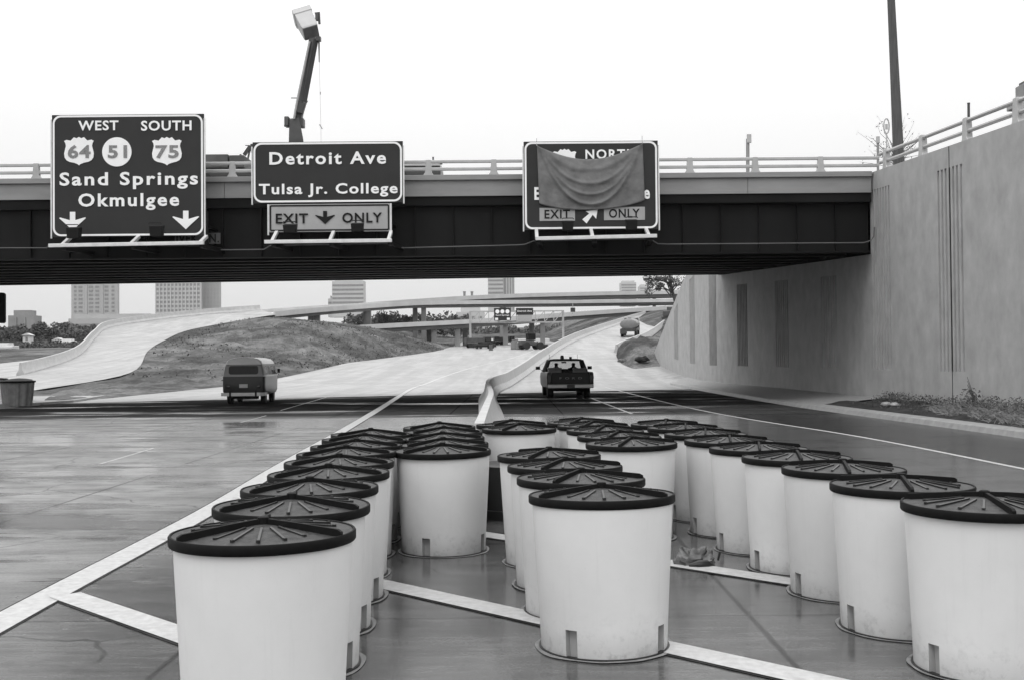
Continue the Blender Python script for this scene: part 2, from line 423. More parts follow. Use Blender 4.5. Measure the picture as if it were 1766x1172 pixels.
def text_geo(body, bold=.02, space=1.12):
    cu = bpy.data.curves.new('lettering', 'FONT'); cu.body = body; cu.size = 1; cu.offset = bold
    cu.space_character = space; cu.resolution_u = 3
    o = bpy.data.objects.new('lettering', cu); C.objects.link(o)
    bpy.context.view_layer.update(); dg = bpy.context.evaluated_depsgraph_get()
    ev = o.evaluated_get(dg); me = ev.to_mesh()
    vs = [v.co.copy() for v in me.vertices]; fs = [tuple(p.vertices) for p in me.polygons]
    ev.to_mesh_clear(); bpy.data.objects.remove(o); bpy.data.curves.remove(cu)
    return vs, fs
_cap = {}
def lettering(body, x0, x1, zb, zc, y, m, parent, thick=.012, bold=.022, space=1.12, name='lettering'):
    if bold not in _cap:
        vs, _ = text_geo('E', bold); _cap[bold] = (min(v.y for v in vs), max(v.y for v in vs))
    c0, c1 = _cap[bold]
    vs, fs = text_geo(body, bold, space)
    mn = min(v.x for v in vs); mxx = max(v.x for v in vs)
    f2 = lambda v, yy: (x0+(v.x-mn)*(x1-x0)/(mxx-mn), yy, zb+(v.y-c0)*(zc-zb)/(c1-c0))
    from collections import Counter
    iv = sorted((min(vs[i].x for i in f), max(vs[i].x for i in f)) for f in fs); cuts = []; hi = iv[0][1]
    for a_, b_ in iv:
        if ' ' in body and a_-hi > .22: cuts.append((a_+hi)/2)
        hi = max(hi, b_)
    groups = {}
    for f in fs:
        cxx = sum(vs[i].x for i in f)/len(f); groups.setdefault(sum(cxx > c for c in cuts), []).append(f)
    out = None
    for g in groups.values():
        ids = sorted({i for f in g for i in f}); mp = {i: k for k, i in enumerate(ids)}; n = len(ids); mb = MB()
        mb.v = [f2(vs[i], y) for i in ids]+[f2(vs[i], y+thick) for i in ids]
        mb.f = [tuple(mp[i] for i in f) for f in g]; ed = Counter()
        for f in list(mb.f):
            for a, b in zip(f, f[1:]+f[:1]): ed[(min(a, b), max(a, b))] += 1
        for (a, b), k in ed.items():
            if k == 1: mb.f.append((a, b, b+n, a+n))
        out = mb.build(name, m, parent, world=True)
    return out

def leaf_cloud(mb, blobs, n, size, rnd):
    for _ in range(n):
        c, r = rnd.choice(blobs)
        while True:
            q = Vector((rnd.uniform(-1, 1), rnd.uniform(-1, 1), rnd.uniform(-1, 1)))
            if .25 < q.length < 1: break
        p = Vector(c)+Vector((q.x*r[0], q.y*r[1], q.z*r[2]))
        a = Vector((rnd.gauss(0, 1), rnd.gauss(0, 1), rnd.gauss(0, 1))).normalized()
        b = a.orthogonal().normalized(); s = size*rnd.uniform(.5, 1.2)
        k = len(mb.v)
        mb.v += [tuple(p+a*s), tuple(p+b*s*.6), tuple(p-a*s*.9), tuple(p-b*s*.55)]
        mb.f.append((k, k+1, k+2, k+3))

# ================================================================== SETTING
# ---- terrain
rows = []
Ds = [-60, -20, 0, 20, 40, 60, 80, 100, 120, 140, 160, 180, 200, 225, 250, 280, 320, 400, 550, 640, 900, 1300, 1900]
Xs = [-1800, -900, -450, -250, -160, -110, -80, -60, -48, -38, -30, -25, -20, -10, 0, 10, 13, 16, 24, 35, 50, 70, 100, 160, 260, 500, 1000, 1900]
for D in Ds:
    r = []
    for X in Xs:
        z = zmain(D)-.12
        if X < -24 and D > 90: z += min(1, (-24-X)/14)*.03*min(D-90, 160)
        if X > 12 and D > 70: z += min(1, (X-12)/20)*min(8.0, max(0, zramp(min(D, 210))-.6))
        z += .25*noise.noise((X*.05, D*.05, 3)) if (D > 90 and (X < -24 or X > 40)) else 0
        r.append((X, D, z))
    rows.append([(x, y, min(z, .6+.0192*y) if (x < -45 and y > 150) else z) for x, y, z in r])
structure(grid_mesh(rows).build('ground', 'grassland', smooth=True))

# ---- main road, ramp road
BX = [(16, -.50), (25, -.56), (32, -.62), (40, -.85), (47, -1.06), (53, -1.13), (60, -1.0), (67, -.66), (75, -.08), (83, .70), (92, 1.62), (100, 2.45), (125, 5.4), (150, 9.2), (200, 18.6), (250, 28.5), (350, 49)]
RX = [(60, 10.0), (75, 10.3), (88, 9.9), (100, 9.7), (118, 11.3), (150, 18.4), (200, 27.6), (250, 37), (350, 57)]
LX = [(-20, -20), (40, -20), (77, -20.6), (140, -21), (175, -16), (205, -13.3), (260, -12.7), (330, -14)]
CX = [(-20, 11.2), (10, 11.0), (23, 10.8), (38, 10.05), (55, 10.0), (75, 10.4)]
def bx(D): return sinterp(BX, D)
def edge(x): return 58.1+.45*x
def strip_rows(fl, fr, d1, zf, nx, ny, d0=None, pw=1.6):
    rows = []
    for j in range(ny+1):
        r = []
        for k in range(nx+1):
            xr = lerp(fl(60), fr(60), k/nx); e = edge(xr)
            D = lerp(-20, e, j/ny) if d0 is not None else e+(d1-e)*(j/ny)**pw
            x = lerp(fl(D), fr(D), k/nx); r.append((x, D, zf(D)))
        rows.append(r)
    return rows
lx_ = lambda D: interp(LX, D); cx_ = lambda D: sinterp(CX, D); rx_ = lambda D: sinterp(RX, D)
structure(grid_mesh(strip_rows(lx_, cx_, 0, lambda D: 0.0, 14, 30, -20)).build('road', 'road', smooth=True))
structure(grid_mesh(strip_rows(lx_, bx, 330, zmain, 10, 60)).build('far_road', 'farroad', smooth=True))
structure(grid_mesh(strip_rows(bx, rx_, 350, zramp, 8, 70)).build('ramp_road', 'farroad', smooth=True))

# ---- kerb, concrete verge and soil verge on the right
def WX(D): return sinterp([(5, 12.5), (40, 12.52), (55, 12.1), (65, 11.85), (78, 11.95), (97, 12.4)], D)
def WZ(D): return .36 + (zramp(D)*.9 if D > 70 else 0)
prof = [(0, -.02), (.06, .13), (.12, .16), (.45, .17), (.45, -.02)]
rows = [[(sinterp(CX, D)+a, D, b) for a, b in prof] for D in range(-20, 76, 3)]
structure(grid_mesh(rows).build('kerb', 'kerb', smooth=True))
def verge(D0, D1, m, name, seed, bump):
    rows = []
    n = int((D1-D0)/.7)
    for i in range(n+1):
        D = D0+(D1-D0)*i/n
        a = sinterp(CX, D)+.45; b = WX(D)+.05; r = []
        for k in range(9):
            t = k/8; z = lerp(.165, WZ(D), t)
            if 0 < k: z += bump*noise.noise((a+(b-a)*t*1.0+seed, D*1.3, seed))*(.35 if k == 8 else 1)
            r.append((lerp(a, b, t), D, z))
        rows.append(r)
    return structure(grid_mesh(rows).build(name, m, smooth=True))
verge(37.3, 75, 'kerb', 'pavement', 2, .01)
verge(8, 37.3, 'soil', 'verge', 5, .14)
rows = []
for D in range(72, 121, 3):                 # paved shoulder running up to the foot of the wall beyond the bridge
    r = []
    for k in range(5):
        a = sinterp(RX, D)-.05; b = 12.6; r.append((lerp(a, b, k/4), D, lerp(zramp(D)-.005, max(zramp(D)-.005, WZ(min(D, 90))), k/4)))
    rows.append(r)
structure(grid_mesh(rows).build('shoulder', 'farroad', smooth=True))

# ---- asphalt shoulder between the edge stripe and the kerb (a sheet on the concrete)
def gp(px, py): g = G(px, py); return (g.x, g.y)
SPX = sorted([(p[1], p[0]) for p in ((8.9, -5), (8.6, 3), (8.3, 10), gp(1766, 808), gp(1480, 752), gp(1200, 705), gp(1040, 666))])
structure(grid_mesh([[(lerp(sinterp(SPX, D)+.03, sinterp(CX, D)+.02, k/4), D, .0035) for k in range(5)] for D in range(-5, 61, 1)]).build('road_shoulder', 'asphalt'))

# ---- road markings (sheets 4 mm above the road)
def stripe(pts, wd, name, m='marking', z=.004, n=6, zf=None):
    pts = spline([(p[0], p[1], 0) for p in pts], n) if len(pts) > 2 else [Vector((p[0], p[1], 0)) for p in pts]
    rows = []
    for i, p in enumerate(pts):
        d = (pts[min(i+1, len(pts)-1)]-pts[max(i-1, 0)]).normalized(); nrm = Vector((-d.y, d.x, 0))
        zz = z+(zf(p.y) if zf else 0)
        rows.append([(p+nrm*(wd/2)+Vector((0, 0, zz))), (p-nrm*(wd/2)+Vector((0, 0, zz)))])
    return structure(grid_mesh([[tuple(a) for a in r] for r in rows]).build(name, m))
def gp(px, py): g = G(px, py); return (g.x, g.y)
EL = [(-3.42, 2), (-3.45, 5), gp(95, 1022), (-3.62, 13), gp(490, 801), (-4.3, 28), (-4.95, 42), gp(705, 672), (-6.4, 75)]
stripe(EL, .315, 'line_outline', 'soil', z=.004)
stripe(EL, .27, 'edge_line', z=.008)
stripe([(-6.4, 75.2), (-6.2, 95), (-4.4, 120), (-.5, 150), (4, 200), (6, 260)], .25, 'far_edge_line', 'thinline', z=.01, zf=zmain)
ELX = lambda y: sinterp(sorted([(p[1], p[0]) for p in EL]), y)
def bar(p, q, ext=0):
    p, q = Vector(gp(*p)), Vector(gp(*q)); d = (q-p).normalized()
    return p-d*ext, q
for s, nm in ((5.0, 0), (7.68, 1), (10.85, 2), (14.0, 3), (17.2, 4)):
    y0 = s-ELX(s+3.6); y0 = s-ELX(y0); x0 = s-y0+.12
    ln = {0: 6.0, 1: 8.0, 2: 8.6, 3: 8.5, 4: 8.0}[nm]
    stripe([(x0+.03, s-x0-.03), (x0+ln*.71, s-x0-ln*.71)], .28, 'line_outline', 'soil', z=.0062)
    stripe([(x0, s-x0), (x0+ln*.71, s-x0-ln*.71)], .24, 'hatch_line', z=.012)
stripe([gp(1766, 808), gp(1480, 752), gp(1200, 705), gp(1040, 666)], .12, 'edge_stripe', 'thinline')
stripe([(8.6, 3), (8.3, 10), gp(1766, 808)], .12, 'edge_stripe', 'thinline')
stripe([gp(1090, 713), gp(1020, 686)], .1, 'lane_line', 'thinline')
for a, b in (((171, 800), (266, 772)), ((415, 728), (459, 716)), ((484, 707), (574, 681))):
    stripe([gp(*a), gp(*b)], .055, 'lane_line', 'thinline')

# ---- bare-earth bank in front of the left ramp
BT = [((-20, 47), (60, 694, 50)), ((-20.3, 60), (90, 677, 68)), ((-20.6, 77), (159, 655, 86.8)), ((-20.8, 92), (225, 642, 94)),
      ((-21, 105), (255, 605, 117)), ((-21.2, 118), (283, 587, 146)), ((-21.2, 130), (330, 568, 166)), ((-21, 142), (440, 548, 183)),
      ((-20, 152), (505, 549, 192)), ((-18, 164), (610, 560, 205)), ((-15.5, 180), (680, 575, 225)), ((-13.3, 205), (745, 590, 245)), ((-12.7, 262), (806, 597, 268))]
bot = spline([(b[0], b[1], zmain(b[1])-.05) for b, t in BT], 10); top = spline([P(*t) for b, t in BT], 10)
rows = []
N = 30
for i, (b, t) in enumerate(zip(bot, top)):
    r = []
    for k in range(N+1):
        s = k/N; p = b.lerp(t, s); h = t.z-b.z
        p.z += h*.22*math.sin(math.pi*s)*(1 if h > 1 else .3)
        env = math.sin(math.pi*s)**.6
        amp = min(1, .35+h*.2)
        p.z += env*amp*(.8*noise.noise((p.x*.08, p.y*.05, 1))+.3*noise.noise((p.x*.25, p.y*.14, 7))+.14*noise.noise((p.x*.7, p.y*.4, 2))+.10*noise.noise((p.x*1.9, p.y*1.1, 4)))
        p.z -= env*amp*.3*max(0, 1-abs(noise.noise((p.x*.16+p.y*.09, p.y*.03-p.x*.02, 12)))*9)      # wheel tracks running up the slope
        if i < 46: p.z += (.75*abs(noise.noise((p.x*.3, p.y*.13, 9)))+.3*abs(noise.noise((p.x*.9, p.y*.5, 3))))*env*(1-i/47)*min(1, i/8)
        p.z -= .06*s
        r.append(tuple(p))
    q_ = t+(Vector((-4, 0, -.5)) if i < 70 else Vector((0, 4, -.6))); r.append(tuple(q_))
    rows.append(r)
structure(grid_mesh(rows).build('hill', 'bank', smooth=True, angle=80))

rnd = random.Random(31); q = MB(); q2 = MB()
for _ in range(9000):
    i = rnd.randint(2, len(rows)-3); k = rnd.randint(0, N-2); a_, b_, c_ = Vector(rows[i][k]), Vector(rows[i+1][k]), Vector(rows[i][k+1])
    p = a_+(b_-a_)*rnd.random()+(c_-a_)*rnd.random()
    d = noise.noise((p.x*.12, p.y*.06, 5))
    if i < 26 or (i < 45 and rnd.random() < .8): continue
    tgt = q if d > -.05 else q2
    if d < -.05 and rnd.random() < .45: continue
    leaf_cloud(tgt, [(p+Vector((0, 0, .05)), (.3, .3, .08))], 1, .17 if tgt is q else .11, rnd)
o = q.build('bank_grass', 'farleaf'); o['kind'] = 'stuff'
o = q2.build('bank_clods', 'bank'); o['kind'] = 'stuff'

# ---- left ramp road with its barrier
RL = [(-90, 668, 72), (42, 645, 89), (135, 614, 116), (166, 582, 144), (200, 562, 166), (335, 544, 186), (450, 535, 200)]
RR = [(60, 672, 76), (225, 642, 94), (255, 605, 117), (283, 587, 146), (330, 568, 166), (440, 548, 183), (478, 542.5, 190)]
Lp = spline([P(*p) for p in RL], 6); Rp = spline([P(*p) for p in RR], 6)
rows = [[tuple(a.lerp(b, k/6)) for k in range(7)] for a, b in zip(Lp, Rp)]
structure(grid_mesh(rows).build('ramp_road', 'farroad', smooth=True))
def sweep(path, prof, name, m, parent=None, world=True, close=True, smooth=True):
    rings = []
    for i, p in enumerate(path):
        d = path[min(i+1, len(path)-1)]-path[max(i-1, 0)]; d.z = 0; d.normalize(); n = Vector((d.y, -d.x, 0))
        rings.append([p+n*a+Vector((0, 0, b)) for a, b in prof])
    mb = MB(); mb.loft(rings, caps=close); return mb.build(name, m, parent, world=world, smooth=smooth, angle=25)
JERSEY = [(-.3, -.4), (-.3, .08), (-.14, .35), (-.08, .95), (.08, .95), (.14, .35), (.3, .08), (.3, -.4)]
tb = sweep(Lp[6:], [(a-.3, b) for a, b in JERSEY], 'ramp_barrier', 'barrier')
tag(tb, 'pale concrete barrier along the outer edge of the curving left ramp', 'barrier')
b = MB(); b.bbox(-.18, .18, -.05, .05, 0, .5)
rf = thing('reflector_box', 'small dark box fixed to the left ramp barrier', 'reflector', P(91, 632, 103.2))
q = MB(); q.box((0, 0, .0), (.75, .3, .55)); q.beam((-.3, -.1, -.2), (.4, -.2, -.55), .15); q.build('housing', 'lampbox', rf, bevel=.05)
pts = [P(-110, 655, 88), P(-40, 652, 88.5), P(44, 647, 89), P(80, 633, 110), P(100, 616, 130), P(40, 616, 150), P(-110, 618, 150)]
mb = MB(); mb.v = [tuple(p-Vector((0, 0, .1))) for p in pts]; mb.f = [tuple(range(len(pts)))]
structure(mb.build('pavement', 'farroad'))
pts = [(-28, 44), (-20.6, 46), (-19.9, 50), (-21, 57), (-28, 56)]
mb = MB(); mb.v = [(x, y, .1) for x, y in pts]+[(x, y, -.1) for x, y in pts]; n = len(pts)
mb.f = [tuple(range(n))]+[(k, k+n, (k+1) % n+n, (k+1) % n) for k in range(n)]
structure(mb.build('paved_pad', 'farroad'))

# ---- median barrier between road and right ramp
def jprof(h, wb):
    return [(-wb/2, -.05), (-wb/2, .08), (-.17, .36), (-.09, h), (.09, h), (.17, .36), (wb/2, .08), (wb/2, -.05)]
rings = []
Dl = [16.5, 17, 19]+list(range(21, 100, 2))+list(range(100, 352, 3))
for D in Dl:
    t = Vector((bx(D+1)-bx(D-1), 2, 0)).normalized(); n = Vector((t.y, -t.x, 0))
    z = zramp(D); zm = zmain(D)
    h = lerp(.82, .97, min(1, max(0, (D-52)/40))); wb = .76
    pr = [(a*(.8 if b > .5 else 1), b) for a, b in jprof(h, wb)]; pr = [(a, (b if b > 0 or a > 0 else min(b, zm-z-.1))) for a, b in pr]
    rings.append([Vector((bx(D), D, z))+n*a+Vector((0, 0, b)) for a, b in pr])
mb = MB(); mb.loft(rings)
tag(mb.build('median_barrier', 'barrier', smooth=True, angle=25), 'long white concrete safety barrier curving away behind the barrels', 'barrier')
rings = []
for D in range(116, 352, 4):
    t = Vector((sinterp(RX, D+1)-sinterp(RX, D-1), 2, 0)).normalized(); n = Vector((t.y, -t.x, 0))
    rings.append([Vector((sinterp(RX, D), D, zramp(D)))+n*a+Vector((0, 0, b)) for a, b in jprof(.85, .6)])
mb = MB(); mb.loft(rings)
tag(mb.build('ramp_barrier', 'barrier', smooth=True, angle=25), 'low concrete barrier on the right side of the climbing ramp', 'barrier')
# earth slope and spoil heap between the ramp barrier and the wall end
rows = []
for i in range(76):
    D = 84+i*1.75; r = []
    for k in range(29):
        s_ = k/28
        if D < 118: x = lerp(sinterp(RX, D)+.1, 27, s_**1.5)
        else: x = lerp(sinterp(RX, D)+.36, sinterp(RX, D)+15, s_)
        if D < 118:
            e = min(1, max(0, (D-90)/8))*min(1, s_*5.5)**.7; z = zramp(D)-.05+1.45*e
            z += e*(.5*noise.noise((x*.7, D*.35, 4))+.35*noise.noise((x*1.9, D*1.1, 8))+.25*abs(noise.noise((x*3.5, D*2.1, 3))))
        else:
            z = zramp(D)-.1-1.9*math.sin(min(1, s_*1.8)*math.pi)+s_*1.5
            z += (.25*noise.noise((x*.6, D*.4, 4))) if k else 0
        r.append((x, D, z))
    rows.append(r)
structure(grid_mesh(rows).build('earth_slope', 'dirt', smooth=True, angle=80))
for i, (px, py, D, s_, lab) in enumerate(((1073, 621, 92, .24, 'small pale rock at the tip of the dirt slope'), (1107, 619, 92.5, .4, 'larger dark lump of earth against the foot of the wall end'))):
    mb = MB(); g = P(px, py, D); vs = []; n = 16
    for a in range(9):
        for k in range(n):
            th = math.pi*a/8; ph = 2*math.pi*k/n; q = Vector((math.sin(th)*math.cos(ph), math.sin(th)*math.sin(ph), math.cos(th)*.6))
            f_ = s_*(1+.6*noise.noise((q.x*2+i*5, q.y*2, q.z*2))+.25*noise.noise((q.x*5+i*5, q.y*5, q.z*5)))
            vs.append(g+Vector((q.x*1.5*f_, q.y*f_, q.z*f_)))
    fs = [(a*n+k, a*n+(k+1) % n, (a+1)*n+(k+1) % n, (a+1)*n+k) for a in range(8) for k in range(n)]
    mb.add(vs, fs); tag(mb.build('earth_lump', 'dirt' if i < 1 else 'soil', smooth=True, angle=40), lab, 'rock', 'rocks and lumps at the dirt slope')

# ================================================================== RETAINING WALL
def WT(D):
    return interp([(5, 6.3), (26.9, 7.50), (38, 8.12), (63, 8.4), (75, 7.45), (96, 2.2)], D)
def wall_top(D):                        # under the bridge the wall stops below the deck
    if 38.35 < D < 63.2: return 5.35+(D-38)*.0462-.06
    return WT(D)
wall = thing('retaining_wall', 'tall smooth concrete retaining wall with fluted bands beside the road', 'wall', (12.5, 38, 0))
mb = MB()
cols = []                               # (d0, d1, depth)
bands = [(31.45, 1.9), (37.3, 1.9), (43.3, 2.1), (50.0, 2.2), (57.5, 2.3), (65, 2.3), (72.5, 2.3), (80.5, 2.3), (25.6, 1.9), (19.8, 1.9)]
gz = []
for c, wd in bands:
    n = 7
    for i in range(n):
        p = c-wd/2+wd*(i+.5)/n; hw = .075 if i != 3 else .06
        if c > 52: hw = .105
        gz.append((p-hw, p+hw, .05 if c < 52 else .08))
if True:
    segs = sorted(gz); D = 6.0; al = []
    for a, b2, dp in segs:
        while D < a:
            e = min(a, D+2.5); al.append((D, e, 0)); D = e
        if a < 38.2 < b2: al.append((D, b2, 0))
        else: al.append((D, b2, dp))
        D = b2
    while D < 96: e = min(96, D+2.5); al.append((D, e, 0)); D = e
    brk = []
    for d0, d1, dp in al:               # split at the bridge edges
        pts = [d0]+[q for q in (38.35, 63.2) if d0 < q < d1]+[d1]
        for u, v in zip(pts, pts[1:]): brk.append((u, v, dp))
    def face(d0, d1, dp, z00, z01, z10, z11):
        k = len(mb.v)
        mb.v += [(WX(d0)+dp, d0, z00), (WX(d1)+dp, d1, z01), (WX(d1)+dp, d1, z11), (WX(d0)+dp, d0, z10)]
        mb.f.append((k, k+1, k+2, k+3))
    for d0, d1, dp in brk:
        e = 1e-4; t0, t1 = wall_top(d0+e), wall_top(d1-e); b0, b1 = WZ(d0)-.4, WZ(d1)-.4
        if dp == 0: face(d0, d1, 0, b0, b1, t0, t1); continue
        l0, l1 = WZ(d0)+.95, WZ(d1)+.95; u0, u1 = t0-.62, t1-.62
        face(d0, d1, 0, b0, b1, l0, l1); face(d0, d1, 0, u0, u1, t0, t1); face(d0, d1, dp, l0, l1, u0, u1)
        for dd, l, u in ((d0, l0, u0), (d1, l1, u1)):
            k = len(mb.v); x = WX(dd)
            mb.v += [(x, dd, l), (x+dp, dd, l), (x+dp, dd, u), (x, dd, u)]; mb.f.append((k, k+1, k+2, k+3))
        for zz0, zz1 in ((l0, l1), (u0, u1)):
            k = len(mb.v)
            mb.v += [(WX(d0), d0, zz0), (WX(d1), d1, zz1), (WX(d1)+dp, d1, zz1), (WX(d0)+dp, d0, zz0)]; mb.f.append((k, k+1, k+2, k+3))
    for d0, d1, dp in brk:              # top and back
        e = 1e-4; t0, t1 = wall_top(d0+e), wall_top(d1-e); k = len(mb.v)
        mb.v += [(WX(d0), d0, t0), (WX(d1), d1, t1), (WX(d1)+.5, d1, t1), (WX(d0)+.5, d0, t0), (WX(d1)+.5, d1, -.2), (WX(d0)+.5, d0, -.2)]
        mb.f += [(k, k+1, k+2, k+3), (k+3, k+2, k+4, k+5)]
    k = len(mb.v); D = 38.35
    mb.v += [(WX(D), D, wall_top(D+.01)), (WX(D)+.5, D, wall_top(D+.01)), (WX(D)+.5, D, WT(D)), (WX(D), D, WT(D))]; mb.f.append((k, k+1, k+2, k+3))
    k = len(mb.v); D = 63.2
    mb.v += [(WX(D), D, wall_top(D-.01)), (WX(D)+.5, D, wall_top(D-.01)), (WX(D)+.5, D, WT(D)), (WX(D), D, WT(D))]; mb.f.append((k, k+1, k+2, k+3))
    k = len(mb.v); D = 96
    mb.v += [(WX(D), D, -.2), (WX(D)+.5, D, -.2), (WX(D)+.5, D, WT(D)), (WX(D), D, WT(D))]; mb.f.append((k, k+1, k+2, k+3))
wo = mb.build('wall_face', 'wall', wall, world=True)
mb = MB()                                # vertical contraction joints
for D in (31.45, 25.6):
    mb.bbox(WX(D)-.004, WX(D)+.02, D-.022, D+.022, .3, WT(D)-.002)
mb.build('joint', 'black' if False else 'soil', wall, world=True)
# street-level ground behind the wall
rows = []
for D in range(5, 99, 4):
    z = interp([(5, 6.0), (26.9, 7.2), (38, 7.8), (63, 8.3), (75, 7.2), (96, 2.0)], D)
    rows.append([(WX(D)+.45, D, z), (WX(D)+4, D, z+.02), (30, D, z+.05), (70, D, z+.05), (140, D, z)])
structure(grid_mesh(rows).build('upper_ground', 'grassland', smooth=True))

# rail on the wall
rl = thing('wall_railing', 'two-bar metal railing on posts along the top of the retaining wall', 'railing', (12.75, 38, 8.1))
def rail_z(D, h): return WT(D)+h
ends = (37.0, 6.0)
for h, nm in ((.60, 'rail'), (.30, 'rail')):
    pts = [(WX(D)+.22, D, WT(D)+h) for D in (37.9, 34, 30.7, 27.6, 24.4, 20, 14, 8)]
    m2 = MB()
    for a, b2 in zip(pts, pts[1:]): pass
    m2.tube(pts, .058, 10); m2.build(nm, 'rail', rl, world=True, smooth=True)
for D in (37.25, 34, 30.7, 27.6, 24.4, 21.2, 18, 14.8, 11.6):
    m2 = MB(); x = WX(D)+.22; z = WT(D)
    m2.loft([[Vector((x+a*.09, D+b2*wd, z+zz)) for a, b2 in ((-1, -1), (1, -1), (1, 1), (-1, 1))] for zz, wd in ((-.02, .24), (.12, .16), (.68, .11))])
    m2.build('post', 'rail', rl, world=True, bevel=.012)

# ================================================================== OVERPASS
BD0, BD1 = 38.0, 63.0; SL = .0462; XL, XR = -33.0, 12.48
ov = thing('overpass', 'wide dark steel girder overpass with pale concrete parapet across the road', 'bridge', (0, 38, 5.3))
def oz(D): return (D-BD0)*SL
def far_d(x): return 57.4+.45*x
def far_z(x): return 1.77+lerp(.0700, .0748, (x+22)/34)*far_d(x)-5.34      # rise of the far side over the near side
def fdz(x, s): return lerp(BD0, far_d(x), s), far_z(x)*s
mb = MB(); mb.prism([(XL, 7.955), (XR, 7.955), (XR, 8.14), (XL, 8.14)], BD0-.09, BD0+.25)
mb.build('parapet_cap', 'conc', ov, world=True, bevel=.015)
mb = MB()
xs = [XL]+[-883/F*0+x for x in (-30, -24, -18.2, -12.1, -9.9, -3.8, 2.1, 4.6, 8.2)]+[XR]
for a, b2 in zip(xs, xs[1:]):
    mb.prism([(a+.008, 7.41), (b2-.008, 7.41), (b2-.008, 7.955), (a+.008, 7.955)], BD0, BD0+.28)
mb.build('parapet', 'conc', ov, world=True)
fl, fr_ = far_d(XL), far_d(XR); zl, zr = far_z(XL), far_z(XR)
mb = MB()                                # deck slab, sloping up to the skewed far side
mb.v = [(XL, BD0+.05, 7.41), (XR, BD0+.05, 7.41), (XR, fr_, 7.41+zr), (XL, fl, 7.41+zl), (XL, BD0+.05, 7.1), (XR, BD0+.05, 7.1), (XR, fr_, 7.1+zr), (XL, fl, 7.1+zl)]
mb.f = [(0, 1, 2, 3), (7, 6, 5, 4), (0, 4, 5, 1), (1, 5, 6, 2), (2, 6, 7, 3), (3, 7, 4, 0)]
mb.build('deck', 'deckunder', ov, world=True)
mb = MB(); mb.v = [(XL, BD0+.29, 7.75), (XR, BD0+.29, 7.75), (XR, fr_-.31, 7.75+zr), (XL, fl-.31, 7.75+zl)]; mb.f = [(0, 1, 2, 3)]
mb.build('roadway', 'farroad', ov, world=True)
mb = MB(); mb.loft([[Vector((x, far_d(x)-.3, 7.1+far_z(x))), Vector((x, far_d(x), 7.1+far_z(x))), Vector((x, far_d(x), 8.1+far_z(x))), Vector((x, far_d(x)-.3, 8.1+far_z(x)))] for x in (XL, XR)]); mb.build('parapet', 'conc', ov, world=True)
ng = 10
for i in range(ng):
    g = MB()
    def gl(dy0, dy1, z0, z1):
        rr = []
        for x in (XL, XR-.03):
            D, z = fdz(x, .014+.965*i/(ng-1)); rr.append([Vector((x, D+dy0, z+z0)), Vector((x, D+dy1, z+z0)), Vector((x, D+dy1, z+z1)), Vector((x, D+dy0, z+z1))])
        g.loft(rr)
    gl(-.012, .012, 5.38, 7.12); gl(-.2, .2, 5.34, 5.39); gl(-.16, .16, 7.07, 7.1)
    if i == 0:
        x = XL+.4
        while x < XR-.2:
            D, z = fdz(x, .014); g.bbox(x-.012, x+.012, D-.13, D-.012, z+5.39, z+7.07); x += 1.33
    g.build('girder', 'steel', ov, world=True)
mb = MB()
for x in (-28, -21, -14, -7, 0, 7):
    for i in range(ng-1):
        (D0, z0), (D1, z1) = fdz(x, .014+.965*i/(ng-1)), fdz(x, .014+.965*(i+1)/(ng-1))
        mb.beam((x, D0+.02, 5.7+z0), (x, D1-.02, 6.9+z1), .09); mb.beam((x, D0+.02, 6.9+z0), (x, D1-.02, 5.7+z1), .09)
mb.build('cross_bracing', 'steel', ov, world=True)
mb = MB()
pts = [P(x, y, 37.75) for x, y in ((-60, 428), (80, 428), (86, 424), (350, 424), (362, 427), (372, 431.5), (455, 430.5), (466, 424), (670, 420), (682, 425), (692, 428), (890, 423), (905, 422), (920, 416), (1120, 412), (1135, 421), (1150, 421.5), (1490, 419), (1502, 415), (1507, 408), (1508, 392))]
mb.tube(pts, .022, 6); mb.build('conduit', 'machine', ov, world=True, smooth=True)
# left abutment, out of frame, carries the far end
ab = MB(); ab.bbox(XL-.8, XL+.3, BD0+.3, far_d(XL)-.3, -.3, 5.3)
tag(ab.build('bridge_abutment', 'wall'), 'concrete abutment wall at the left end of the overpass', 'wall')

# railing on the overpass
br = thing('overpass_railing', 'two-bar pale metal railing on posts along the overpass parapet', 'railing', (0, BD0+.1, 8.14))
for z in (8.62, 8.36):
    m2 = MB(); m2.bbox(XL, XR+.3, BD0+.03, BD0+.13, z-.055, z+.055); m2.build('rail', 'rail', br, world=True, bevel=.02)
px = 1420
xs = [(1526, 0)]
k = 0
while True:
    x = (1420-113.2*k-883)/F*38.0
    if x < XL: break
    m2 = MB()
    m2.loft([[Vector((x+a*wd, BD0+.08+b2*.07, zz)) for a, b2 in ((-1, -1), (1, -1), (1, 1), (-1, 1))] for zz, wd in ((8.135, .19), (8.24, .12), (8.68, .085))])
    m2.build('post', 'rail', br, world=True, bevel=.01); k += 1

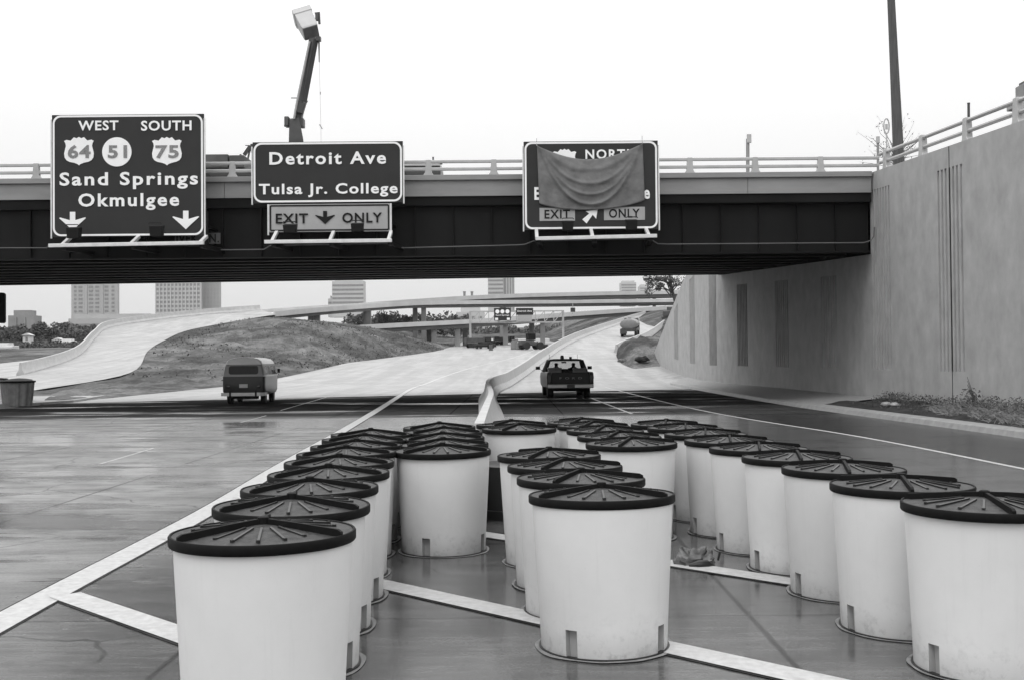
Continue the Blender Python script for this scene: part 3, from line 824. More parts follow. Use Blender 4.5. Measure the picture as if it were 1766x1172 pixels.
# ---- sign posts etc. on the far side of the bridge deck
def small_post(name, label, px, y0, y1, D, r, m, cat):
    t = thing(name, label, cat, P(px, y1, D)); p0, p1 = P(px, y1, D), P(px, y0, D)
    q = MB(); q.tube([p0-Vector((0, 0, .4)), p1], r, 8); q.build('post', m, t, world=True, smooth=True); return t, p1
t, p1 = small_post('sign_post', 'short pale post with a narrow plate beyond the overpass railing', 1289.5, 240, 298, 60, .1, 'conc', 'post')
q = MB(); q.box(p1+Vector((.05, -.12, .0)), (.26, .06, .5)); q.build('plate', 'rail', t, world=True, bevel=.05)
t, p1 = small_post('marker_post', 'dark slim post standing behind the wall railing', 1670.5, 179, 246, 33, .042, 'boom', 'post')
q = MB(); q.tube([p1, p1+Vector((0, 0, .02))], .05, 8); q.build('cap', 'boom', t, world=True)
t, p1 = small_post('sign_post', 'thin post with an open round-ended frame left of the utility pole', 1529, 232, 285, 44, .03, 'rail', 'sign')
q = MB(); o = p1
pts = []
for i in range(17):
    a = math.pi*2*i/16; pts.append(o+Vector((.11*math.cos(a), 0, .33+.3*math.sin(a)*(1 if abs(math.sin(a)) > .5 else 1))))
q.tube(pts, .03, 6); q.box(o+Vector((0, 0, .3)), (.1, .03, .22)); q.build('frame', 'rail', t, world=True)
t, p1 = small_post('marker_post', 'short grey post at the corner where both railings meet', 1514, 236, 296, 42, .05, 'conc', 'post')
q = MB(); q.tube([p1-Vector((0, 0, .25)), p1], .075, 8); q.build('cap', 'rail', t, world=True)
# utility pole
b0, b1 = P(1549.5, 266, 45), P(1534, -60, 45)
up = thing('utility_pole', 'thick tall wooden utility pole behind the corner of the wall', 'pole', (b0.x, b0.y, 7.8))
d = (b1-b0); q = MB(); q.tube([b0-d*.12, b0, b0+d*.5, b1, b1+d*.2], [.245, .22, .175, .145, .13], 14); q.build('shaft', 'wood', up, world=True, smooth=True)
q = MB(); e = b1+d*.12; q.box(e, (2.4, .12, .14)); q.build('crossarm', 'wood', up, world=True)
# leafless small tree by the pole
rnd = random.Random(5)
tr = thing('young_tree', 'thin nearly bare young tree around the utility pole', 'tree', P(1546, 300, 46.5))
tk = MB(); lf = MB(); base = P(1546, 305, 46.5)
tk.tube([base, base+Vector((.05, 0, .9))], [.04, .03], 6)
for i in range(44):
    a = rnd.uniform(0, 6.3); p = base+Vector((0, 0, rnd.uniform(.3, .9))); sp = rnd.uniform(.3, 1.7); h = rnd.uniform(.2, 1.9)
    pts = [p]
    for k in range(1, 5): pts.append(p+Vector((math.cos(a)*sp*k/4, math.sin(a)*sp*.5*k/4, h*(k/4)**.8))+Vector((rnd.uniform(-.06, .06), 0, rnd.uniform(-.06, .06))))
    tk.tube(pts, [.014, .012, .009, .007, .004], 4)
    for k in range(7):
        c = pts[rnd.randint(1, 4)]; leaf_cloud(lf, [(c, (.2, .2, .2))], 1, .055, rnd)
tk.build('trunk', 'bark', tr, world=True); lf.build('crown', 'leaf', tr, world=True)
# roadside cabinet at the frame's upper right corner
cb = thing('equipment_cabinet', 'pale stepped equipment box standing behind the last railing post', 'cabinet', P(1762, 190, 29.5))
q = MB(); a = P(1757, 178, 29.5); q.box(P(1778, 165, 29.5), (.62, .5, .55)); q.build('cabinet_body', 'conc', cb, world=True, bevel=.02)
q = MB(); q.box(P(1776, 152, 29.35), (.35, .5, .35)); q.build('cabinet_front', 'machine', cb, world=True)
q = MB(); q.box(P(1785, 182, 29.5), (1.3, .55, .22)); q.build('plinth', 'kerb', cb, world=True, bevel=.02)
q = MB(); q.box(P(1790, 205, 29.5), (1.15, .5, .5)); q.build('base', 'machine', cb, world=True)

# ================================================================== OVERHEAD SIGNS
def rrect(x0, x1, z0, z1, r, n=6):
    pts = []
    for cx, cz, a0 in ((x1-r, z1-r, 0), (x0+r, z1-r, 90), (x0+r, z0+r, 180), (x1-r, z0+r, 270)):
        for k in range(n+1):
            a = R_(a0+90*k/n); pts.append((cx+r*math.cos(a), cz+r*math.sin(a)))
    return pts
SD = 36.9
def S(px, py, D=SD): p = P(px, py, D); return p.x, p.z
def rect_of(px0, py0, px1, py1):            # photo box -> upright world rect
    (xa, za), (xb, zb) = S(px0, (py0+py1)/2), S(px1, (py0+py1)/2)
    _, zt = S((px0+px1)/2, py0); _, zb2 = S((px0+px1)/2, py1)
    return xa, xb, zb2, zt
def border(x0, x1, z0, z1, r, wd, y, m, parent):
    a = rrect(x0, x1, z0, z1, r); b2 = rrect(x0+wd, x1-wd, z0+wd, z1-wd, r-wd*.8); n = len(a); q = MB()
    q.v = [(x, y, z) for x, z in a]+[(x, y, z) for x, z in b2]+[(x, y+.012, z) for x, z in a]+[(x, y+.012, z) for x, z in b2]
    for k in range(n):
        j = (k+1) % n; q.f += [(k, j, j+n, k+n), (k, k+2*n, j+2*n, j), (k+n, j+n, j+3*n, k+3*n)]
    q.build('border', m, parent, world=True)
def txt(body, px0, pyc, px1, pyb, m, parent, y=SD-.05, **kw):
    x0, x1, zb, zc = rect_of(px0, pyc, px1, pyb)
    return lettering(body, x0, x1, zb, zc, y, m, parent, **kw)
def flat(poly_px, y, m, parent, name, thick=.012, box=None):
    pl = [S(a, b2) for a, b2 in poly_px]; q = MB(); q.prism(pl, y, y+thick); return q.build(name, m, parent, world=True)
def sign_frame(parent, barpx, uprights, ytop):
    (xa, ya), (xb, yb) = barpx
    f = MB(); p0, p1 = P(xa, ya, SD-.75), P(xb, yb, SD-.75)
    f.beam(p0, p1, .09, .12); f.build('walkway_bar', 'frame', parent, world=True, bevel=.01)
    for u in uprights:
        t = (u-xa)/(xb-xa); yb_ = lerp(ya, yb, t)
        f = MB(); q = P(u, yb_, SD-.75); topz = P(u, ytop, SD-.1).z
        f.beam((q.x, q.y, q.z), (q.x, SD+.02, topz-.05), .11); f.build('upright', 'frame', parent, world=True, bevel=.01)
        f = MB(); f.beam((q.x+.05, q.y+.02, q.z-.1), (q.x+.22, 38.2, q.z-.06), .16, .13); f.beam((q.x, SD+.07, q.z), (q.x, SD+.07, topz+.8), .1); f.beam((q.x, SD+.07, topz+.3), (q.x, 38.2, topz+.3), .1)
        f.build('bracket', 'steel', parent, world=True)
def lamp(parent, px0, py0, px1, py1):
    x0, x1, z0, z1 = rect_of(px0, py0, px1, py1); q = MB(); yc = SD-.72; zc = (z0+z1)/2
    q.loft([[Vector((x0+.02, yc-.1, z0)), Vector((x1-.02, yc-.1, z0)), Vector((x1-.02, yc+.16, z0+.02)), Vector((x0+.02, yc+.16, z0+.02))],
            [Vector((x0, yc-.14, z1-.06)), Vector((x1, yc-.14, z1-.06)), Vector((x1, yc+.2, z1-.0)), Vector((x0, yc+.2, z1-.0))]])
    o = q.build('lamp', 'lampbox', parent, world=True, bevel=.02)
    q = MB(); q.tube([(x0, yc-.15, z1), (x0+.03, yc-.15, z1+.035), (x1-.03, yc-.15, z1+.035), (x1, yc-.15, z1)], .016, 6); q.build('lamp_bracket', 'lampbox', parent, world=True)
def sign_panel(parent, box, m='signgreen', r=.27, bw=.062, bm='white', side=True):
    x0, x1, z0, z1 = rect_of(*box); q = MB(); q.bbox(x0, x1, SD-.02, SD+.05, z0, z1); q.build('panel', m, parent, world=True)
    border(x0+.03, x1-.03, z0+.02, z1-.02, r, bw, SD-.032, bm, parent)
    if side:
        q = MB(); q.bbox(x0-.045, x0-.001, SD-.03, SD+.03, z0-.05, z1-.15); q.bbox(x1+.001, x1+.045, SD-.03, SD+.03, z0-.05, z1-.15); q.build('edge_trim', 'frame', parent, world=True)
    return x0, x1, z0, z1
SH = [(0, 1), (.14, .97), (.3, .9), (.38, 1.0), (.52, .955), (.5, .95), (.6, 1.0), (.72, .9)]
SHIELD = [(0, .86), (.08, .90), (.22, .87), (.33, .99), (.42, .95), (.5, 1.0), (.58, .95), (.67, .99), (.78, .87), (.92, .90), (1, .86),
          (.955, .77), (.94, .68), (.97, .56), (1.0, .42), (.985, .28), (.92, .18), (.82, .125), (.66, .09), (.55, .045), (.5, 0), (.45, .045), (.34, .09), (.18, .125), (.08, .18), (.015, .28), (0, .42), (.03, .56), (.06, .68), (.045, .77)]
def shield(parent, box, y=SD-.045):
    x0, x1, z0, z1 = rect_of(*box); q = MB(); q.prism([(lerp(x0, x1, a), lerp(z0, z1, b2)) for a, b2 in SHIELD], y, y+.02)
    return q.build('route_shield', 'white', parent, world=True)
def darrow(parent, px0, py0, px1, py1, m='white', y=SD-.045):
    x0, x1, z0, z1 = rect_of(px0, py0, px1, py1)
    pl = [(.40, 1), (.60, 1), (.60, .52), (.98, .74), (1, .60), (.5, 0), (0, .60), (.02, .74), (.40, .52)]
    pl = [(.40, 1), (.60, 1), (.60, .55), (.97, .70), (1, .66), (.72, .30), (.5, 0), (.28, .30), (0, .66), (.03, .70), (.40, .55)]
    q = MB(); q.prism([(lerp(x0, x1, a), lerp(z0, z1, b2)) for a, b2 in pl], y, y+.02); return q.build('arrow', m, parent, world=True)

G_ = 'overhead guide signs on the overpass'
s1 = thing('guide_sign', 'largest overhead road sign, reading West South Sand Springs Okmulgee', 'road sign', (P(222, 303, SD).x, SD, P(222, 409, SD).z), 0, G_)
sign_panel(s1, (90, 198, 352, 408))
txt('WEST', 136, 209, 205, 225.6, 'white', s1); txt('SOUTH', 244, 209, 331, 226, 'white', s1)
shield(s1, (111.5, 237, 162.5, 286)); shield(s1, (263, 237, 314, 286))
x0, x1, z0, z1 = rect_of(177, 237.5, 227.5, 288)
q = MB(); q.prism([((x0+x1)/2+(x1-x0)/2*math.cos(2*math.pi*k/40), (z0+z1)/2+(x1-x0)/2*math.sin(2*math.pi*k/40)) for k in range(40)], SD-.045, SD-.025); q.build('route_disc', 'white', s1, world=True)
for t_, a, c in (('64', 118, 157), ('51', 187, 220), ('75', 269, 309)): txt(t_, a, 251.5, c, 273.5, 'button', s1, y=SD-.06, bold=.03)
txt('Sand Springs', 103.7, 297.5, 342, 320, 'white', s1, bold=.024, space=1.2); txt('Okmulgee', 136, 334, 309.6, 356.4, 'white', s1, bold=.024, space=1.2)
darrow(s1, 103, 366, 149, 398); darrow(s1, 298, 364, 344, 396)
sign_frame(s1, ((84, 424), (352, 419)), (107, 226, 345), 405); lamp(s1, 131, 395, 153, 416); lamp(s1, 271, 392, 293, 413)
q = MB(); x0, x1, z0, z1 = rect_of(290, 398, 370, 417); q.bbox(x0, x1, 37.62, 37.66, z0, z1)
fp = thing('name_plate', 'small faded plate lettered N at its end behind the largest sign', 'sign', ((x0+x1)/2, 37.66, z0))
q.build('plate', 'machine', fp, world=True)
q = MB(); q.bbox(x0+.4, x0+.5, 37.66, 38.2, z0, z1); q.bbox(x1-.4, x1-.3, 37.66, 38.2, z0, z1); q.build('bracket', 'steel', fp, world=True)
_s = SD; SD = 37.62; txt('IVFK AN.', 293, 400, 368, 415, 'black', fp, y=37.606); SD = _s

s2 = thing('guide_sign', 'overhead road sign reading Detroit Ave above an Exit Only panel', 'road sign', (P(565, 297, SD).x, SD, P(565, 401, SD).z), 0, G_)
sign_panel(s2, (436, 245, 695, 350))
txt('Detroit Ave', 465, 262.5, 666, 284, 'white', s2, bold=.024, space=1.2); txt('Tulsa Jr. College', 447, 317, 686, 335, 'white', s2, bold=.024, space=1.15)
x0, x1, z0, z1 = rect_of(464, 352, 673, 400); q = MB(); q.bbox(x0, x1, SD-.02, SD+.05, z0, z1); q.build('exit_panel', 'yellow', s2, world=True)
border(x0+.03, x1-.03, z0+.03, z1-.03, .06, .05, SD-.032, 'black', s2)
q = MB(); q.bbox(x0-.05, x0-.001, SD-.03, SD+.03, z0-.1, z1); q.bbox(x1+.001, x1+.05, SD-.03, SD+.03, z0-.1, z1); q.build('edge_trim', 'frame', s2, world=True)
txt('EXIT', 476, 369, 531.6, 386, 'black', s2, bold=.018); txt('ONLY', 590.6, 367.5, 659, 384.5, 'black', s2, bold=.018); darrow(s2, 544, 364.5, 578, 387, 'black')
sign_frame(s2, ((456, 417.5), (676, 415)), (469, 569, 670), 397); lamp(s2, 496.5, 390, 519, 407); lamp(s2, 611, 388, 632, 405)

s3 = thing('guide_sign', 'overhead road sign half hidden under a hanging dark tarp', 'road sign', (P(1019, 320, SD).x, SD, P(1019, 396, SD).z), 0, G_)
sign_panel(s3, (903.5, 244, 1135, 396), r=.24)
shield(s3, (953, 257.5, 994, 300)); txt('NORTH', 1009.5, 258.5, 1095, 274.5, 'white', s3, space=1.2)
txt('E', 921.5, 323.5, 932, 345.5, 'white', s3, bold=.03); txt('e', 1110, 321.5, 1120.5, 343.5, 'white', s3, bold=.03)
for a in ((930.5, 359, 991.5, 381.5), (1041.5, 357.5, 1112, 380)):
    x0, x1, z0, z1 = rect_of(*a); q = MB(); q.bbox(x0, x1, SD-.04, SD-.022, z0, z1); q.build('exit_panel', 'yellow', s3, world=True)
txt('EXIT', 939, 362.5, 983, 377.5, 'black', s3, y=SD-.052, bold=.018); txt('ONLY', 1050, 361, 1103, 376, 'black', s3, y=SD-.052, bold=.018)
flat([(1004, 379), (1011.5, 386), (1022, 371), (1028, 378), (1030.5, 362), (1010, 365), (1016, 369)], SD-.045, 'white', s3, 'arrow')
sign_frame(s3, ((924, 411.8), (1133, 407)), (926, 1022, 1119), 392); lamp(s3, 967.5, 384, 987, 403); lamp(s3, 1075, 382, 1095, 402)
# tarp
NU, NV = 60, 40
rows = []
for j in range(NV+1):
    v = j/NV; r = []
    for i in range(NU+1):
        u = i/NU; sag = 4*u*(1-u)
        tx, ty = lerp(926, 1108.5, u), lerp(252, 248, u)+25*sag**1.15
        bx_, by_ = lerp(930, 1112, u), lerp(351, 345, u)+14*sag**.8
        px_, py_ = lerp(tx, bx_, v), lerp(ty, by_, v)
        c = abs(u-.5)*2
        y = SD-.11-.08*sag*math.sin(math.pi*min(1, v*1.1))
        for (fr, am, wd) in ((.24, .035, .05), (.50, .05, .03), (.70, .055, .02), (.88, .10, .03)):     # swags between the two pinned corners
            e = v*.92+.08-fr*(1-c**2.2)*1.0-.02
            y -= am*math.exp(-(e/wd)**2)*(.35+.65*sag)
        y -= .022*noise.noise((u*7, v*5, 2))+.012*noise.noise((u*22, v*16, 5))+.03*max(0, 1-abs(u-.56)/.03)*v
        p = P(px_, py_, y); r.append((p.x, y, p.z))
    rows.append(r)
tp = thing('tarp', 'dark canvas tarp hung by its corners over the third road sign', 'tarp', (P(1019, 300, SD).x, SD-.1, P(1019, 355, SD).z))
o = grid_mesh(rows).build('canvas', 'tarp', tp, world=True, smooth=True, angle=180)
sm = o.modifiers.new('thick', 'SOLIDIFY'); sm.thickness = .012
for px_, py_ in ((926, 252), (1108.5, 248)):
    q = MB(); a = P(px_, py_, SD-.12); q.tube([a, Vector((a.x-.01, SD-.03, a.z+.09)), Vector((a.x, SD+.06, a.z+.3))], .012, 5); q.build('tie_cord', 'rope', tp, world=True)

# dark sign at the left margin, under the bridge
p0 = P(-24, 531, 46); ds = thing('dark_sign', 'dark round-cornered sign board at the left margin under the bridge', 'sign', (p0.x-.3, 46, 0))
x0, z0 = P(-70, 560, 46).x, P(0, 558, 46).z; x1, z1 = P(10.5, 505, 46).x, P(5, 505.5, 46).z
q = MB(); q.prism([(a, b2+(a-x1)*-.06) for a, b2 in rrect(x0, x1, z0, z1, .1)], 45.9, 46.0); q.build('board', 'lampbox', ds, world=True)
q = MB(); q.bbox((x0+x1)/2-.35, (x0+x1)/2-.25, 46.01, 46.1, -.1, z1-.1); q.build('post', 'steel', ds, world=True)

# ================================================================== BUCKET TRUCK ON THE BRIDGE
TD = 42.5; tz = 7.75+oz(TD)
bt = thing('boom_truck', 'utility truck with raised bucket boom on the overpass behind the signs', 'truck', (P(500, 300, TD).x, TD, tz))
def X(px, D=TD): return (px-883)/F*D
q = MB(); q.bbox(X(300), X(765), TD-1.05, TD+1.05, tz+.78, tz+1.1); q.build('chassis', 'boom', bt, world=True, bevel=.03)
q = MB(); q.bbox(X(560), X(764), TD-1.1, TD+1.1, tz+1.105, tz+1.32); q.build('flatbed', 'bucket', bt, world=True, bevel=.03)
q = MB(); q.bbox(X(355), X(407), TD-1.1, TD+1.1, tz+1.1, tz+1.62); q.bbox(X(409), X(434), TD-1.1, TD+.9, tz+1.1, tz+1.58); q.build('tool_locker', 'machine', bt, world=True, bevel=.03)
q = MB(); q.loft([[Vector((X(236)+a, TD+b2, z)) for a, b2 in ((0, -1.1), (2.2, -1.1), (2.2, 1.1), (0, 1.1))] for z in (tz+.6, tz+1.5)]+[[Vector((X(236)+a, TD+b2, tz+2.35)) for a, b2 in ((.5, -.98), (2.15, -.98), (2.15, .98), (.5, .98))]])
q.build('cab', 'vanlow', bt, world=True, bevel=.06)
for px_ in (275, 360, 640, 690):
    for sy in (-1, 1):
        q = MB(); m4 = Matrix.Translation((X(px_), TD+sy*.95, tz+.5)) @ Matrix.Rotation(R_(90), 4, 'X'); q.lathe([(.3, -.14), (.5, -.13), (.5, .13), (.3, .14)], 20, m4); q.build('wheel', 'rubber', bt, world=True, smooth=True)
q = MB(); a = P(747, 281, TD-1); q.beam(a-Vector((0, 0, .25)), a+Vector((0, 0, .22)), .06); q.beam(a, a+Vector((.35, 0, -.05)), .05); q.build('bed_stake', 'boom', bt, world=True)
q = MB(); a = P(432, 252, TD-.3); c = P(421, 268, TD-.3); q.beam(c, a, .12); q.beam(P(412, 278, TD-.3), P(418, 268, TD-.3), .16); q.beam(a, P(427, 278, TD-.3), .06); q.beam(P(423, 251, TD-.3), a, .03); q.beam(a, P(440, 280, TD-.3), .09); q.beam(a, P(520, 262, TD-.1), .14); q.build('outrigger_frame', 'boom', bt, world=True)
q = MB(); q.loft([[P(497, 300, TD-.3), P(530, 300, TD-.3), P(530, 300, TD+.4), P(497, 300, TD+.4)], [P(498, 240, TD-.3), P(523, 240, TD-.3), P(523, 240, TD+.4), P(498, 240, TD+.4)], [P(499, 205, TD-.25), P(516, 203, TD-.25), P(516, 203, TD+.3), P(499, 205, TD+.3)]]); q.build('turret', 'boom', bt, world=True, bevel=.04)
q = MB(); q.box(P(495.5, 211, TD), (.17, .4, .38)); q.box(P(521.5, 213, TD), (.15, .4, .34)); q.beam(P(490, 217, TD), P(499, 217, TD), .1); q.build('valve_box', 'machine', bt, world=True, bevel=.03)
q = MB(); q.beam(P(508, 240, TD), P(516.5, 188, TD-.05), .32, .34); q.build('boom_lower', 'boom', bt, world=True, bevel=.04)
q = MB(); q.beam(P(516, 196, TD-.25), P(522, 176, TD-.25), .22, .3); q.beam(P(516, 184, TD-.1), P(525, 170, TD-.1), .3, .3); q.build('elbow', 'boom', bt, world=True, bevel=.03)
q = MB(); q.beam(P(520.5, 178, TD-.2), P(541.5, 66, TD-.6), .25, .3); q.build('boom_upper', 'boom', bt, world=True, bevel=.03)
q = MB(); q.tube([P(507, 205, TD-.3), P(513, 172, TD-.4), P(534, 72, TD-.7)], .045, 8); q.build('hose', 'rail', bt, world=True, smooth=True)
q = MB(); q.beam(P(502, 169.5, TD-.2), P(527, 169.5, TD-.2), .03); q.build('cross_pin', 'boom', bt, world=True)
# bucket, tilted
bc = P(537, 57, TD-.6); ax = Vector((-.40, .50, .77)).normalized(); sx_ = Vector((1, .15, .25)); sx_ = (sx_-ax*sx_.dot(ax)).normalized(); sy_ = ax.cross(sx_)
def ring(h, s): return [bc+ax*h+sx_*(a*s)+sy_*(b2*s) for a, b2 in ((-1, -1), (1, -1), (1, 1), (-1, 1))]
q = MB(); q.loft([ring(.03, .29), ring(.1, .31), ring(.86, .335), ring(.87, .365), ring(1.12, .37)], caps=False); bk = q.build('bucket', 'bucket', bt, world=True, bevel=.03)
bk.modifiers.new('t', 'SOLIDIFY').thickness = .02
q = MB(); q.loft([ring(0, .28), ring(.028, .285)]); q.build('bucket_floor', 'bucketin', bt, world=True)
q = MB(); q.box(P(547, 30, TD-.5), (.12, .2, .26)); q.tube([P(543, 24, TD-.5), P(550, 22, TD-.5), P(551, 42, TD-.5)], .05, 6); q.build('control_head', 'machine', bt, world=True)
q = MB(); q.box(P(549, 68, TD-.6), (.2, .2, .16)); q.tube([P(550, 72, TD-.6), P(550.5, 108, TD-.6)], [.035, .02], 5); q.build('jib_hook', 'boom', bt, world=True)
q = MB(); q.tube([P(550, 70, TD-.6), P(552, 160, TD-.6), P(553.5, 225, TD-.6), P(554, 290, TD-.6)], .006, 4); q.box(P(552.5, 161, TD-.6), (.04, .04, .1)); q.tube([P(551, 215, TD-.6), P(553, 218, TD-.6), P(556, 223, TD-.6)], .02, 4); q.build('hand_line', 'rope', bt, world=True)

# ================================================================== CRASH BARRELS
def make_barrel(scale=1.0):
    t = thing('crash_barrel', '', 'barrel')
    b = MB(); n = 96; H = .885
    prof = [(.395, 0), (.398, .006), (.405, .17), (.4405, .80), (.443, .885)]
    vs = []; slots = {k for c in (6, 30, 54, 78) for k in (c, c+1, c+2)}
    for r, z in prof:
        for k in range(n): a = 2*math.pi*k/n; vs.append((r*math.cos(a), r*math.sin(a), z))
    fs = []
    for i in range(len(prof)-1):
        for k in range(n):
            if i < 2 and k in slots: continue
            k2 = (k+1) % n; fs.append((i*n+k, i*n+k2, (i+1)*n+k2, (i+1)*n+k))
    fs.append(tuple((len(prof)-1)*n+k for k in range(n)))
    b.add(vs, fs); b.build('barrel_body', 'barrel', t, smooth=True, angle=50)
    for c in (6, 30, 54, 78):
        s = MB()
        a0, a1 = 2*math.pi*c/n, 2*math.pi*(c+3)/n
        def pt(a, r, z): return (r*math.cos(a), r*math.sin(a), z)
        ro0, ro1, ri0, ri1 = .395, .405, .355, .365
        s.add([pt(a0, ro0, 0), pt(a1, ro0, 0), pt(a1, ro1, .17), pt(a0, ro1, .17), pt(a0, ri0, 0), pt(a1, ri0, 0), pt(a1, ri1, .165), pt(a0, ri1, .165)],
              [(4, 5, 6, 7), (0, 4, 7, 3), (1, 2, 6, 5), (3, 7, 6, 2)])
        s.build('drain_slot', 'slot', t)
    gk = MB(); gk.lathe([(.38, .004), (.38, .012), (.413, .012), (.413, .004)], 60, None, False, False); gk.build('base_shade_ring', 'blackdrum', t)  # dark ring added as contact shade where the barrel meets the road
    L = MB(); L.lathe([(.44, .880), (.461, .882), (.4655, .889), (.466, .925), (.461, .933), (.451, .933), (.446, .915)], 72, None, False, False)
    lid = L.build('lid', 'lid', t, smooth=True, angle=40)
    fl = MB(); fl.lathe([(.449, .927), (.41, .927), (.2, .951), (.07, .966), (.0001, .97)], 60, None, False, False); fl.build('lid_floor', 'lidfloor', lid, smooth=True, angle=60)
    rb = MB()
    for k in range(3):
        a = 2*math.pi*k/3; d = Vector((math.cos(a), math.sin(a), 0)); nn = Vector((-d.y, d.x, 0)); hw = .0125
        rb.loft([[d*r+nn*(s_*hw)+Vector((0, 0, z)) for s_, z in ((-1, zl), (-.8, zh), (.8, zh), (1, zl))] for r, zl, zh in ((0, .955, .997), (.2, .94, .982), (.43, .92, .960), (.453, .92, .948))])
    rb.lathe([(.034, .95), (.03, 1.001), (.02, 1.005)], 12, None, False, True)
    rb.build('lid_rib', 'lid', lid)
    sr = MB()
    for k in range(3):
        for j in range(1, 6):
            a = 2*math.pi*(k+j/6.0)/3; d = Vector((math.cos(a), math.sin(a), 0)); r1 = (.33, .36, .375, .36, .33)[j-1]
            sr.beam(d*.125+Vector((0, 0, .963)), d*r1+Vector((0, 0, .936)), .012, .012)
            sr.beam(d*r1+Vector((0, 0, .925)), d*r1+Vector((0, 0, .945)), .016, .016)
    sr.build('lid_spoke', 'lidspoke', lid)
    rg = MB(); ra = []
    for k in range(72):
        a = 2*math.pi*k/72; ra.append((a,   .413+.010*noise.noise((math.cos(a)*2, math.sin(a)*2, 1)), .440+.016*noise.noise((math.cos(a)*2.5, math.sin(a)*2.5, 6))))
    rg.v = [(r*math.cos(a), r*math.sin(a), .006) for a, r, _ in ra]+[(r*math.cos(a), r*math.sin(a), .006) for a, _, r in ra]
    rg.f = [(k, (k+1) % 72, (k+1) % 72+72, k+72) for k in range(72)]
    rg.build('dried_ring', 'ring', t)
    t.scale = (.975, .975, 1)
    return t
HL = lambda x: 619-(x-883)*.0087
def bpos(px, py, za=.998):
    D = (CAM.z-za)*F/(py-HL(px)); p = P(px, py, D); return p.x, p.y
ORD = ['frontmost', 'second', 'third', 'fourth', 'fifth', 'sixth', 'seventh', 'eighth', 'rearmost']
ROWS = [
    ('left row beside the white edge line', 220, [(455, 891), (501.5, 849.4), (536.2, 821.1), (569.5, 798.6), (584.3, 781.2), (599.7, 766.8), (615.7, 755.6), (627, 746), (639.2, 737.3)]),
    ('short row before the median barrier', 222, [(764, 762.5), (767.4, 752.8), (765.7, 743.2), (765, 733.6), (759, 726)]),
    ('pair in line with the median barrier', 244, [(895.5, 728), (881.7, 722)]),
    ('middle row at the centre front', 244, [(1039, 832), (999.4, 806.2), (973.5, 787), (947.5, 770)]),
    ('short row right of the middle', 248, [(1089.7, 751), (1066.7, 740.5), (1042, 731), (1022.4, 724), (1002.5, 718.4)]),
    ('long right row beside the exit lane', 260, [(1696, 845.6), (1553, 816), (1452.5, 790.6), (1373, 773), (1308, 759), (1256, 747), (1217, 736.5), (1180.6, 727.4), (1149, 721.4)]),
]
proto = None; rnd = random.Random(3)
for nm, rot, pts in ROWS:
    for i, (px_, py_) in enumerate(pts):
        if proto is None: proto = make_barrel(); o = proto
        else: o = copy_tree(proto)
        x, y = bpos(px_, py_); o.location = (x, y, 0)
        a = rot+rnd.uniform(-2, 2)
        if nm.startswith('middle') and i == 0: a = 208
        if nm.startswith('long') and i == 0: a = 266
        o.rotation_euler = (R_(rnd.uniform(-.5, .5)), R_(rnd.uniform(-.5, .5)), R_(a))
        for ch in o.children:
            if ch.name.startswith('lid'): ch.rotation_euler = (R_(rnd.uniform(-.7, .7)), R_(rnd.uniform(-.7, .7)), 0)
        w_ = ORD[i] if i < len(pts)-1 else 'rearmost'
        if len(pts) == 2: w_ = ('front', 'rear')[i]
        if nm.startswith('pair'):
            o['label'] = 'white barrel with black lid, %s one of the %s' % (w_, nm)
        else: o['label'] = 'white barrel with black ribbed lid, %s of the %s' % (w_, nm)
        o['category'] = 'barrel'; o['group'] = 'white crash barrels in the hatched area'
# black drum low between the rows
gx = P(885, 850, 12.35); bd = thing('black_drum', 'low black drum half hidden behind the middle row of barrels', 'drum', (gx.x, 12.55, 0))
q = MB(); q.lathe([(.46, 0), (.46, .1), (.42, .105), (.40, .50), (.41, .58), (.38, .59)], 40); q.build('drum_body', 'blackdrum', bd, smooth=True)
# left margin barrels
for i, (px_, py_, D, lab) in enumerate(((30, 700, 46.3, 'dark ribbed barrel with black lid, nearest at the left margin'), (33, 690, 49.8, 'dark ribbed barrel with black lid, behind the nearest at the left margin'), (-8, 682, 53, 'pale barrel cut off by the left margin behind the dark ones'))):
    x = P(px_, py_, D).x
    t = thing('crash_barrel', lab, 'barrel', (x, D, .0), .3*i, 'barrels at the left margin')
    q = MB(); n = 48; wd = 1.28 if i == 0 else 1.0
    rings = []
    for r, z in ((.42, 0), (.45, .3), (.5, 1.0)):
        rings.append([Vector((wd*(r+(.04 if (k//2) % 2 else 0))*math.cos(2*math.pi*k/n), (r+(.04 if (k//2) % 2 else 0))*math.sin(2*math.pi*k/n), z)) for k in range(n)])
    q.loft(rings); q.build('barrel_body', 'kerb' if i < 2 else 'barrel', t)
    q = MB(); q.lathe([(.53*wd, .98), (.56*wd, .99), (.56*wd, 1.05), (.3*wd, 1.1), (.001, 1.12)], 32, None, True, False); q.build('lid', 'lid', t, smooth=True)
# crumpled plastic bag
g = G(1200, 972); pb = thing('plastic_bag', 'crumpled translucent plastic bag lying on the pavement beside the barrels', 'bag', (g.x, g.y, 0), .1)
q = MB(); n = 26; vs = []
for a in range(13):
    for k in range(n):
        th = math.pi*.5*a/12; ph = 2*math.pi*k/n
        d = Vector((math.cos(ph)*math.sin(th), math.sin(ph)*math.sin(th), math.cos(th)))
        f_ = 1+.45*noise.noise((d.x*2.4, d.y*2.4, d.z*2.4+4))+.25*abs(noise.noise((d.x*6, d.y*6, d.z*6)))
        vs.append((d.x*.165*f_, d.y*.11*f_, d.z*.115*f_*(1+.55*math.cos(ph*2+.3)*math.sin(th))+.012))
fs = [(a*n+k, a*n+(k+1) % n, (a+1)*n+(k+1) % n, (a+1)*n+k) for a in range(12) for k in range(n)]
q.add(vs, fs); q.build('bag_film', 'bagplastic', pb, smooth=True, angle=30)
